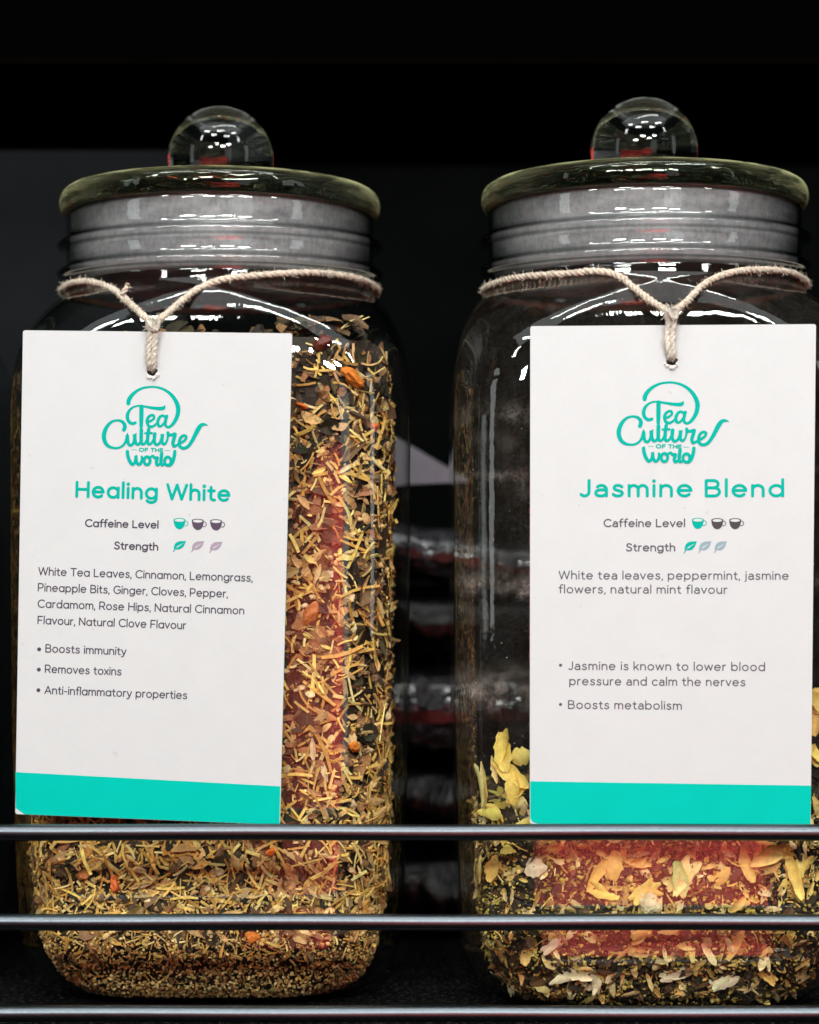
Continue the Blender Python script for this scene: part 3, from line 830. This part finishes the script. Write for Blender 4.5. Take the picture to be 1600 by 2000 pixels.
LOGO = [[(472, 318, 48), (482, 270, 50), (520, 212, 44), (580, 160, 36), (660, 120, 28), (760, 104, 25), (850, 110, 26), (940, 140, 31), (1020, 195, 38), (1080, 270, 46), (1117, 355, 52), (1119, 440, 51), (1095, 520, 46), (1050, 590, 38), (1000, 628, 30), (962, 612, 33), (953, 570, 37), (972, 485, 38)],
        [(562, 572, 36), (518, 582, 38), (472, 545, 40), (460, 480, 42), (484, 415, 34), (530, 372, 26), (590, 351, 22), (650, 353, 25), (720, 366, 29), (800, 379, 36), (880, 386, 42), (928, 380, 44), (944, 355, 22)],
        [(643, 360, 50), (642, 500, 50), (640, 622, 42)],
        [(718, 560, 30), (765, 547, 30), (806, 512, 30), (800, 478, 32), (768, 474, 32), (730, 505, 36), (717, 560, 37), (738, 613, 36), (780, 622, 32), (822, 598, 28), (848, 570, 26)],
        [(960, 505, 32), (922, 478, 30), (882, 497, 34), (857, 550, 38), (862, 602, 36), (892, 617, 30), (930, 585, 28), (960, 530, 26)],
        [(415, 662, 46), (428, 620, 46), (412, 575, 40), (370, 546, 32), (310, 541, 27), (250, 562, 32), (195, 620, 42), (160, 700, 50), (157, 780, 50), (187, 850, 44), (240, 889, 34), (310, 901, 27), (370, 888, 27), (418, 850, 30), (445, 800, 34), (460, 742, 40), (464, 800, 38), (478, 850, 36), (505, 866, 34), (534, 840, 32), (550, 790, 34), (555, 722, 42), (560, 800, 40), (580, 848, 36), (608, 850, 32), (632, 815, 30)],
        [(642, 662, 44), (640, 810, 42), (656, 848, 36), (686, 842, 30), (708, 800, 26)], [(737, 658, 42), (722, 800, 40), (736, 848, 36), (770, 840, 30), (800, 790, 28)],
        [(692, 707, 24), (776, 704, 28)], [(816, 716, 44), (811, 810, 38), (835, 855, 36), (875, 840, 32), (904, 780, 32), (916, 718, 42), (910, 810, 38), (930, 848, 34), (960, 835, 28), (985, 770, 26), (988, 706, 34)],
        [(988, 702, 38), (1003, 728, 36), (1040, 728, 34), (1080, 718, 38), (1066, 780, 42), (1052, 835, 40), (1066, 876, 36), (1104, 862, 30), (1160, 832, 30), (1214, 792, 32), (1225, 752, 34), (1195, 737, 32), (1157, 762, 36), (1136, 820, 38), (1143, 875, 38), (1190, 902, 36), (1250, 878, 38), (1300, 810, 42), (1342, 730, 48), (1380, 655, 52), (1418, 604, 44), (1460, 590, 30), (1506, 604, 8)],
        [(460, 945, 40), (466, 1000, 40), (490, 1070, 42), (525, 1113, 38), (553, 1090, 32), (569, 1030, 34), (570, 995, 38), (577, 1070, 38), (602, 1112, 38), (634, 1098, 34), (652, 1040, 32), (648, 1012, 28)],
        [(750, 1030, 26), (790, 1004, 32), (818, 1030, 34), (850, 1028, 36), (837, 1090, 38), (850, 1122, 34), (880, 1108, 30)], [(907, 975, 42), (897, 1080, 40), (910, 1122, 34), (940, 1108, 26)],
        [(1078, 945, 40), (1070, 1010, 40), (1045, 1085, 42), (1010, 1126, 36)]]
def draw_logo(verts, faces, card, fx, fy, k):
    def put(seq, lift):
        sm = catmull(seq, 5); ribbon(verts, faces, card, [(fx(u, v_), fy(u, v_)) for u, v_, _ in sm], [w_ * k * 1.12 for _, _, w_ in sm], lift)
    for i, s_ in enumerate(LOGO): put(s_, LIFT + i * 8e-6)
    for cx, cy, rx, ry, i in ((716, 1064, 40, 52, 20), (986, 1070, 42, 54, 21)):
        put([(x, y, 34) for x, y in arc(cx, cy, rx, ry, 0, 360, 14)], LIFT + i * 8e-6)

def blob(verts, faces, card, pts, lift):
    b = len(verts); verts += [card.pt(x, y, lift) for x, y in pts]; faces.append(tuple(range(b, b + len(pts))))

def cup(card, x0, y0, wd, hg, tilt, mat, parent, lab):
    v, f = [], []
    cx = x0 + wd / 2; ell = .16 * hg
    Y = lambda x: y0 + (x - x0) * tilt
    pts = [(cx + wd / 2 * math.cos(math.radians(a)), y0 + ell - ell * math.sin(math.radians(a))) for a in range(0, 181, 15)]
    pts += [(cx - wd / 2 * math.cos(math.radians(a)) * (1 if a < 8 else .985), y0 + ell + (hg - ell) * math.sin(math.radians(a)) ** .85) for a in range(12, 180, 12)]
    blob(v, f, card, [(x, y + (x - x0) * tilt) for x, y in pts], LIFT)
    hx = x0 + wd; pts = arc(hx - .4, y0 + hg * .47, wd * .23, hg * .22, 100, -100, 12)
    ribbon(v, f, card, [(x, y + (x - x0) * tilt) for x, y in pts], [1.5] * len(pts), LIFT + 1e-5)
    o = link('cup_icon', v, f, mat, parent); o['label'] = lab
    v, f = [], []
    pts = [(cx + (wd / 2 - 2.4) * math.cos(math.radians(a)), y0 + ell + 1.0 - (ell - .7) * math.sin(math.radians(a))) for a in range(0, 360, 15)]
    blob(v, f, card, [(x, y + (x - x0) * tilt) for x, y in pts], LIFT + 3e-5)
    link('cup_mouth', v, f, M['card'], o)

def leaf_icon(card, x0, y0, wd, hg, mat, parent, lab):
    v, f = [], []
    up_ = [(.06, .80), (.07, .55), (.18, .25), (.42, .06), (.70, .02), (1, 0)]
    mid = [(.78, .22), (.55, .36), (.35, .50), (.20, .68), (.06, .80)]
    low = [(1, .0), (.93, .25), (.82, .52), (.62, .74), (.40, .80), (.26, .76), (.38, .60), (.56, .44), (.78, .26)]
    for i, poly in enumerate((catmull(up_, 4) + catmull([(.92, .10)] + mid, 3)[:-1], catmull(low, 4))):
        blob(v, f, card, [(x0 + a * wd, y0 + b * hg) for a, b in poly], LIFT + i * 1.2e-5)
    pts = catmull([(.30, .66), (.14, .82), (.03, 1.0)], 5)
    ribbon(v, f, card, [(x0 + a * wd, y0 + b * hg) for a, b in pts], [2.0] * len(pts), LIFT + 2.6e-5)
    o = link('leaf_icon', v, f, mat, parent); o['label'] = lab

def dot(verts, faces, card, x, y, r):
    blob(verts, faces, card, [(x + r * math.cos(k * math.pi / 8), y + r * math.sin(k * math.pi / 8)) for k in range(16)], LIFT)

def make_card(card, corners, hole, hr, label, thick):
    """corners TL TR BR BL in photo pixels; a real hole is punched through"""
    c0 = card.pt((corners[0][0] + corners[1][0]) / 2, corners[0][1])
    t = thing('product_card', label, 'card', c0, 'printed cards hung on the jars')
    def loc(pt): return pt - c0
    outline = []
    for i in range(4):
        p, q, r = corners[i - 1], corners[i], corners[(i + 1) % 4]; rad = 5
        a = Vector((p[0] - q[0], p[1] - q[1])).normalized(); b = Vector((r[0] - q[0], r[1] - q[1])).normalized(); Q = Vector(q)
        for k in range(4):
            s_ = k / 3; outline.append(tuple(Q + a * rad * (1 - s_) ** 2 + b * rad * s_ ** 2))
    hpts = [(hole[0] + hr * (1 + .16 * math.sin(3 * k + 1)) * math.cos(k * math.pi / 8), hole[1] + hr * (1 + .14 * math.cos(2 * k)) * .9 * math.sin(k * math.pi / 8)) for k in range(16)]
    bm = bmesh.new()
    def loop(pts):
        vs = [bm.verts.new(loc(card.pt(x, y))) for x, y in pts]
        return [bm.edges.new((vs[i], vs[(i + 1) % len(vs)])) for i in range(len(vs))]
    es = loop(outline) + loop(hpts)
    r = bmesh.ops.triangle_fill(bm, edges=es, use_beauty=True, use_dissolve=False)
    fs = [x for x in r['geom'] if isinstance(x, bmesh.types.BMFace)]
    ex = bmesh.ops.extrude_face_region(bm, geom=fs)
    for x in ex['geom']:
        if isinstance(x, bmesh.types.BMVert): x.co += Vector((0, thick, 0))
    bmesh.ops.recalc_face_normals(bm, faces=bm.faces)
    for fc in bm.faces: fc.material_index = 0 if abs(fc.normal.y) > .7 else 1
    me = bpy.data.meshes.new('panel'); bm.to_mesh(me); bm.free(); me.materials.append(M['card']); me.materials.append(M['card_edge'])
    o = bpy.data.objects.new('panel', me); COL.objects.link(o); o.parent = t
    # torn paper round the hole
    v, f = [], []
    for k in range(26):
        an = R.uniform(.12, .88) * math.pi; rr = hr * R.uniform(.95, 1.25); p = card.pt(hole[0] + rr * math.cos(an), hole[1] + rr * math.sin(an), .0002)
        d = Vector((math.cos(an) * R.uniform(.4, 1), -R.uniform(.2, .9), -math.sin(an))) * R.uniform(.0004, .0014)
        tube(v, f, [p - c0, p - c0 + d * .5 + Vector((R.uniform(-.2, .2), 0, 0)) * .001, p - c0 + d], [.0004, .0003, .0001], 5)
    link('torn_rim', v, f, M['torn'], t, True)
    return t, c0

class Rel:
    """card whose points are given relative to the card's own origin"""
    def __init__(s, card, c0): s.c = card; s.o = c0
    def pt(s, x, y, lift=0): return s.c.pt(x, y, lift) - s.o

# ---- left card
cardL = Card(300, 1125, .8885, 1.0 / 48000, 0)
cornL = [(45, 645), (571, 651), (547, 1611), (30, 1590)]
tL, oL = make_card(cardL, cornL, (297, 725), 10, 'white card with teal title Healing White, bulleted benefits, hanging slightly tilted', .0022)
rl = Rel(cardL, oL)
v, f = [], []
blob(v, f, rl, [(30.3, 1508), (547.6, 1535.8), (546, 1610.5), (48, 1590.4), (31, 1578)], LIFT); link('footer_band', v, f, M['teal'], tL)
def part(name, mat, parent, fn, lab=None):
    v, f = [], []; fn(v, f); o = link(name, v, f, mat, parent)
    if lab: o['label'] = lab
    return o
part('logo', M['teal_deep'], tL, lambda v, f: draw_logo(v, f, rl, lambda u, w_: 180 + u / 6.667, lambda u, w_: 740 + w_ / 6.667, 1 / 6.667))
def oft(card, fx, fy, k):
    def fn(v, f):
        write(v, f, card, 'OF THE', fx(607, 950), fy(607, 950), fx(928, 956), fy(928, 956), 56 * k, 15 * k, .2)
    return fn
def dsh(card, fx, fy, k):
    def fn(v, f):
        ribbon(v, f, card, [(fx(518, 922), fy(518, 922)), (fx(578, 922), fy(578, 922))], [11 * k] * 2, LIFT)
        ribbon(v, f, card, [(fx(950, 932), fy(950, 932)), (fx(1014, 933), fy(1014, 933))], [11 * k] * 2, LIFT)
    return fn
LFX, LFY = (lambda u, w_: 180 + u / 6.667), (lambda u, w_: 740 + w_ / 6.667)
part('logo_lettering', M['teal_deep'], tL, oft(rl, LFX, LFY, 1 / 6.667)); part('logo_dash', M['teal_soft'], tL, dsh(rl, LFX, LFY, 1 / 6.667))
part('title', M['teal_deep'], tL, lambda v, f: write(v, f, rl, 'Healing White', 147, 972.4, 450, 980.6, 33.5, 5.9, .19))
part('caffeine_text', M['ink'], tL, lambda v, f: write(v, f, rl, 'Caffeine Level', 166, 1029.4, 309.8, 1032.8, 16, 2.7))
part('strength_text', M['ink'], tL, lambda v, f: write(v, f, rl, 'Strength', 222.6, 1073.2, 309.2, 1075.8, 16, 2.7))
def linesL(v, f):
    for s_, a, b, c, d in (('White Tea Leaves, Cinnamon, Lemongrass,', 74.5, 1123.7, 493.7, 1136.6), ('Pineapple Bits, Ginger, Cloves, Pepper,', 73.8, 1155, 445.3, 1167.5),
                           ('Cardamom, Rose Hips, Natural Cinnamon', 73.4, 1187, 477.2, 1200.5), ('Flavour, Natural Clove Flavour', 73.2, 1219, 363.6, 1229.4)):
        write(v, f, rl, s_, a, b, c, d, 16.5, 2.2)
part('ingredients_text', M['ink'], tL, linesL)
def bulL(v, f):
    for s_, a, b, c, d, bx, by in (('Boosts immunity', 88.5, 1274.3, 247, 1280.2, 76.6, 1268.2), ('Removes toxins', 87.5, 1314.2, 237.3, 1319.6, 76, 1307.8), ('Anti-inflammatory properties', 86.6, 1355.6, 365.6, 1366, 75.2, 1348)):
        write(v, f, rl, s_, a, b, c, d, 16.5, 2.2); dot(v, f, rl, bx, by, 3.9)
part('benefits_text', M['ink'], tL, bulL)
for x, y, mt, lb in ((339, 1011.4, 'teal_deep', 'teal cup icon'), (374.8, 1013, 'plum', 'first plum cup icon'), (410.5, 1013.8, 'plum', 'second plum cup icon')):
    cup(rl, x, y, 23.4, 22.2, .02, M[mt], tL, lb)
for x, y, mt, lb in ((338, 1056.2, 'teal_deep', 'teal leaf icon'), (373.6, 1056.8, 'mauve', 'first mauve leaf icon'), (409, 1058, 'mauve', 'second mauve leaf icon')):
    leaf_icon(rl, x, y, 25.4, 21, M[mt], tL, lb)

# ---- right card
cardR = Card(1315, 1120, .8775, 1.0 / 260000, 1.0 / 200000)
cornR = [(1036, 637), (1594, 633), (1583.5, 1610), (1035, 1609)]
tR, oR = make_card(cardR, cornR, (1312, 704), 11, 'white card with teal title Jasmine Blend, hanging straight on the right jar', .0016)
rr = Rel(cardR, oR)
part('footer_band', M['teal'], tR, lambda v, f: blob(v, f, rr, [(1036, 1526), (1584.5, 1534.5), (1583, 1609.4), (1050, 1608.6), (1040, 1605), (1036, 1598)], LIFT))
sx_, sy_ = (1424.3 - 1204.5) / (1510 - 128), (906.5 - 744.8) / (1150 - 90)
RFX, RFY = (lambda u, w_: 1204.5 + (u - 128) * sx_), (lambda u, w_: 744.8 + (w_ - 90) * sy_)
part('logo', M['teal_deep'], tR, lambda v, f: draw_logo(v, f, rr, RFX, RFY, sx_ * .97))
part('logo_lettering', M['teal_deep'], tR, oft(rr, RFX, RFY, sx_)); part('logo_dash', M['teal_soft'], tR, dsh(rr, RFX, RFY, sx_))
part('title', M['teal_deep'], tR, lambda v, f: write(v, f, rr, 'Jasmine Blend', 1129, 971.6, 1532, 971.6, 36, 6.0, .21, True))
part('caffeine_text', M['ink_grey'], tR, lambda v, f: write(v, f, rr, 'Caffeine Level', 1179, 1029.8, 1338.4, 1029.8, 16.5, 2.6, .17, True))
part('strength_text', M['ink_grey'], tR, lambda v, f: write(v, f, rr, 'Strength', 1222.6, 1077.2, 1319.2, 1077.2, 16.5, 2.6, .17, True))
def linesR(v, f):
    for s_, a, b, c, d in (('White tea leaves, peppermint, jasmine', 1091, 1131.8, 1540.7, 1132.7), ('flowers, natural mint flavour', 1091, 1159, 1420.7, 1160)):
        write(v, f, rr, s_, a, b, c, d, 17.2, 2.2, .18, True)
part('ingredients_text', M['ink_grey'], tR, linesR)
def bulR(v, f):
    for s_, a, b, c, d in (('Jasmine is known to lower blood', 1109, 1308.6, 1494.5, 1311), ('pressure and calm the nerves', 1112, 1338.4, 1456, 1340.6), ('Boosts metabolism', 1109.5, 1384.6, 1331.8, 1386.6)):
        write(v, f, rr, s_, a, b, c, d, 17.2, 2.2, .18, True)
    dot(v, f, rr, 1095, 1299.2, 3.1); dot(v, f, rr, 1095, 1375.8, 3.1)
part('benefits_text', M['ink_grey'], tR, bulR)
for x, y, mt, lb in ((1351.5, 1011.4, 'teal_deep', 'teal cup icon'), (1389.4, 1012, 'charcoal', 'first charcoal cup icon'), (1424.4, 1012, 'charcoal', 'second charcoal cup icon')):
    cup(rr, x, y, 23.4, 21.8, 0, M[mt], tR, lb)
for x, mt, lb in ((1335.8, 'teal_deep', 'teal leaf icon'), (1364.2, 'slate', 'first slate leaf icon'), (1394.6, 'slate', 'second slate leaf icon')):
    leaf_icon(rr, x, 1057, 25.4, 22.4, M[mt], tR, lb)

# ------------------------------------------------------------------ twine
def resample(path, step):
    out = [Vector(path[0])]; acc = 0
    for a, b in zip(path, path[1:]):
        a, b = Vector(a), Vector(b); L = (b - a).length; t = step - acc
        while t <= L: out.append(a.lerp(b, t / L)); t += step
        acc = (acc + L) % step if L else acc
    return out

def rope(v, f, path, rad, pitch=.0075, plies=3, step=.0006):
    pts = resample(path, step); n = len(pts)
    if n < 3: return pts
    frames = []; prev = None
    for i, p in enumerate(pts):
        t = (pts[min(i + 1, n - 1)] - pts[max(i - 1, 0)]).normalized()
        u = t.orthogonal().normalized() if prev is None else (prev - t * prev.dot(t)).normalized()
        prev = u; frames.append((u, t.cross(u)))
    for k in range(plies):
        q = []; rd = []
        for i, p in enumerate(pts):
            an = 2 * math.pi * (i * step / pitch + k / plies + .22 * noise.noise(p * 70)); u, w_ = frames[i]
            wob = 1 + .55 * noise.noise(p * 300 + Vector((k * 7, 0, 0)))
            q.append(p + (u * math.cos(an) + w_ * math.sin(an)) * rad * .42 * wob); rd.append(rad * .66 * (1 + .2 * noise.noise(p * 500 + Vector((0, k * 9, 0)))))
        tube(v, f, q, rd, 7)
    return pts

def fuzz(v, f, pts, rad, count, lmax):
    for _ in range(count):
        p = R.choice(pts); d = Vector((R.gauss(0, 1), R.gauss(0, 1), R.gauss(0, 1))).normalized()
        L = R.uniform(.3, 1) * lmax; e = Vector((R.gauss(0, 1), R.gauss(0, 1), R.gauss(0, 1))) * L * .3
        s_ = p + d * rad * .75; tube(v, f, [s_, s_ + d * L * .4 + e * .3, s_ + d * L * .7 + e], [.00013, .00011, .00007], 3, False)

def make_twine(label, axis, card, left_px, right_px, knot, hole, rad=.00138):
    root = thing('twine', label, 'twine', axis + Vector((0, 0, .29)), 'twine loops tied round the jar necks')
    o0 = axis + Vector((0, 0, .29)); axd = axis.y + D
    def on_neck(px, py, rn=.0668):
        X = (px - 800) * axd / F - axis.x
        dep = axd
        for _ in range(5):
            X = (px - 800) * dep / F - axis.x; dep = axd - math.sqrt(max(0, rn * rn - X * X))
        return P(px, py, dep)
    kd = card.depth(*knot) - .0035
    def side(pts):
        out = []
        for px, py, m_ in pts:          # m_ = 0 lies on the neck, 1 pulled out to the knot
            a = on_neck(px, py); b = P(px, py, kd); out.append(P(px, py, (a.y + D) * (1 - m_) + (b.y + D) * m_))
        return out
    K = P(knot[0], knot[1], kd)
    lp = side(left_px); rp = side(right_px)
    a0 = math.atan2(rp[-1].y - axis.y, rp[-1].x - axis.x); a1 = math.atan2(lp[0].y - axis.y, lp[0].x - axis.x)
    back = []
    a1 = a1 + 2 * math.pi if a1 < a0 else a1
    for k in range(1, 24):
        an = a0 + (a1 - a0) * k / 24; z = rp[-1].z + (lp[0].z - rp[-1].z) * k / 24
        back.append(Vector((axis.x + .0668 * math.cos(an), axis.y + .0668 * math.sin(an), z)))
    v, f = [], []
    pts = []
    full = [K] + rp + back + lp + [K]
    full = [Vector(p) for p in catmull([tuple(p) for p in full], 8)]
    pts = rope(v, f, [p - o0 for p in full], rad)
    fuzz(v, f, pts, rad, 2600, .0021)
    link('neck_loop', v, f, M['twine'], root, True)
    v, f = [], []
    H = card.pt(hole[0], hole[1] - 1, -.0008)
    for dx, q in ((-5, .0), (5, .4)):
        path = [P(knot[0] + dx * .6, knot[1] - 6, kd), P(knot[0] + dx * 1.0, knot[1] + 18, kd + .0004), P(knot[0] - 3 + dx, knot[1] + 45, card.depth(*hole) - .0026), P(hole[0] + dx * .9 - 2, hole[1] - 20, card.depth(*hole) - .0022), P(hole[0] + dx * .5 - 1, hole[1] - 5, card.depth(*hole) - .0006), P(hole[0] + dx * .4, hole[1] - 1, card.depth(*hole) + .003)]
        pp = rope(v, f, [Vector(p) - o0 for p in catmull([tuple(p) for p in path], 8)], rad * .82)
        fuzz(v, f, pp, rad, 260, .0016)
    link('hanging_strand', v, f, M['twine_white'], root, True)
    v, f = [], []
    c = K - o0
    kn = [c + Vector((.0020 * math.cos(t), .0014 * math.sin(t) - .0004, .0016 * math.sin(2 * t + .4) - .0006)) for t in [x * .26 for x in range(50)]]
    pp = rope(v, f, kn, rad * .62); fuzz(v, f, [c + Vector((R.gauss(0, .001), -.001, R.gauss(0, .001))) for _ in range(30)], rad, 170, .0028)
    link('knot', v, f, M['twine_white'], root, True)
    return root, o0, full

twL, oTL, fullL = make_twine('pale cotton twine round the left jar neck with a stray frayed end', LX, cardL,
           [(127, 560, 0), (140, 553, 0), (165, 549, 0), (195, 554, .0), (222, 566, .08), (245, 585, .3), (270, 607, .7)],
           [(330, 610, .72), (365, 580, .3), (400, 558, .06), (440, 545, 0), (500, 538, 0), (560, 534, 0), (620, 533, 0), (680, 540, 0), (715, 550, 0), (734, 562, 0)], (299, 634), (297, 722))
v, f = [], []      # frayed end sticking up
e0 = P(238, 577, .9) - oTL
rope(v, f, [e0, e0 + Vector((.0012, -.0004, .002)), e0 + Vector((.0026, -.0006, .0036))], .0010)
fuzz(v, f, [e0 + Vector((.0024, -.0006, .0034))], .001, 30, .0018)
link('frayed_end', v, f, M['twine'], twL, True)
twR, oTR, _ = make_twine('cream cotton twine tied in an even V on the right jar neck', RX, cardR,
           [(950, 562, 0), (966, 554, 0), (1000, 544, 0), (1050, 538, 0), (1110, 534, 0), (1170, 530, 0), (1210, 540, .06), (1240, 563, .3), (1272, 588, .7)],
           [(1340, 590, .7), (1372, 558, .3), (1405, 540, .06), (1440, 530, 0), (1490, 527, 0), (1530, 530, 0), (1554, 536, 0), (1567, 544, 0)], (1311, 612), (1312, 702))

# ------------------------------------------------------------------ wire guard at the shelf front
RD = .868
guard = thing('shelf_guard', 'black metal shelf guard with three horizontal rails across the jars', 'guard rail', (0, RD - D, 0))
rrad = 16.3 * RD / F
for y, dz in ((1625.5, 0), (1801, 0), (1980, 0)):
    z = ZC + (EYE - y) * RD / F; v, f = [], []
    n = 120; path = [Vector((-.42 + .84 * k / n, 0, z + .00012 * math.sin(k * .31 + y))) for k in range(n + 1)]
    tube(v, f, path, rrad, 28); link('rail', v, f, M['rail'], guard, True)
for sx in (-.424, .424):
    v, f = box_mesh(sx - .004, sx + .004, -.004, .004, .0004, .09); link('upright', v, f, M['rail'], guard)

# ------------------------------------------------------------------ wrapped packets in the gap behind
def packet(z0, z1, yc, dz, label, seed, mats, stripe):
    t = thing('wrapped_packet', label, 'packet', (.012, yc, z0), 'packets stacked behind the jars')
    nu, nv = 44, 20; v, f = [], []; h = (z1 - z0) / 2
    for i in range(nu + 1):
        for j in range(nv):
            a = 2 * math.pi * j / nv; x = (i / nu - .5) * .15; e = min(1, 8 * min(i / nu, 1 - i / nu) + .15)
            y = .05 * math.copysign(abs(math.cos(a)) ** .6, math.cos(a)); z = h * e * math.copysign(abs(math.sin(a)) ** .8, math.sin(a))
            q = Vector((x, y, z + seed)); k = noise.noise(q * 60) * .003 + noise.noise(q * 150) * .0014
            v.append((x, y + k * 1.5, max(0.0003, h + z + k + dz * x)))
    for i in range(nu):
        for j in range(nv):
            a = i * nv + j; b = i * nv + (j + 1) % nv; f.append((a, a + nv, b + nv, b))
    f.append(tuple(range(nv))); f.append(tuple(reversed(range(nu * nv, nu * nv + nv))))
    link('wrapper', v, f, mats[0], t, True)
    if not stripe: return
    v, f = [], []
    for i in range(nu + 1):
        x = (i / nu - .5) * .13; k = noise.noise(Vector((x * 60, seed, 0))) * .002
        k2 = .0022 * noise.noise(Vector((x * 140, seed, 5))); v += [(x, -.0555 + k, h * .82 + k2 + dz * x), (x, -.0555 + k, h * 1.0 - k2 * 2 + k + dz * x)]
    for i in range(nu): f.append((2 * i, 2 * i + 2, 2 * i + 3, 2 * i + 1))
    link('red_stripe', v, f, mats[1], t, True)  # narrow ragged red stripe along the packet's front
zz = 0.0005
for i, (h, dz, lab) in enumerate(((.044, .02, 'black wrapped packet lowest in the gap, on the shelf'), (.040, -.03, 'black wrapped packet second from the shelf in the gap'),
                              (.046, .02, 'shiny wrapped packet with red stripe in the middle of the gap'), (.036, -.05, 'dark wrapped packet above the shiny one'), (.028, -.16, 'tilted clear wrapped packet on top of the stack'))):
    packet(zz, zz + h, .235, dz, lab, i * 3.3, (M['silver'] if i in (2, 4) else M['film'], M['redstripe']), i in (2, 4))
    zz += h + .0006
v = []
for dep in (1.105, 1.16):
    for px, py in ((770, 852), (803, 871), (888, 921), (915, 936), (915, 941), (800, 946), (770, 950)): v.append(P(px, py, dep))
n = 7; f = [tuple(range(n)), tuple(reversed(range(n, 2 * n)))] + [(k, k + n, (k + 1) % n + n, (k + 1) % n) for k in range(n)]
tag(link('folded_carton', v, f, M['greybox']), 'grey folded carton corner seen in the gap between the jars', 'carton')

# ------------------------------------------------------------------ red shirt across the aisle: only its reflection shows in the flat glass
v, f = [], []; nu, nv = 30, 26
for i in range(nu + 1):
    for j in range(nv + 1):
        s_ = i / nu * 2 - 1; t = j / nv
        zt = .125 - .16 * max(0, abs(s_) - .45) ** 1.3
        x = .11 + s_ * .245; z = ZC + zt - t * .62
        y = -1.08 - .05 * (s_ * s_) + .012 * noise.noise(Vector((x * 9, z * 5, 0))) + .006 * noise.noise(Vector((x * 22, z * 8, 4)))
        v.append((x, y, z))
for i in range(nu):
    for j in range(nv):
        a = i * (nv + 1) + j; f.append((a, a + 1, a + nv + 2, a + nv + 1))
o = link('red_shirt', v, f, M['red'], None, True)
md = o.modifiers.new('thickness', 'SOLIDIFY'); md.thickness = .004; md.offset = 1
tag(o, 'plain red shirt front reflected in the flat glass', 'shirt')
lamp('shirt_fill', (.25, -.66, .95), (.21, -1.08, .02), .2, .12, 9.5, (1, .97, .94)).data.spread = math.radians(50)  # added unseen lamp, brightens the shirt so its reflection shows
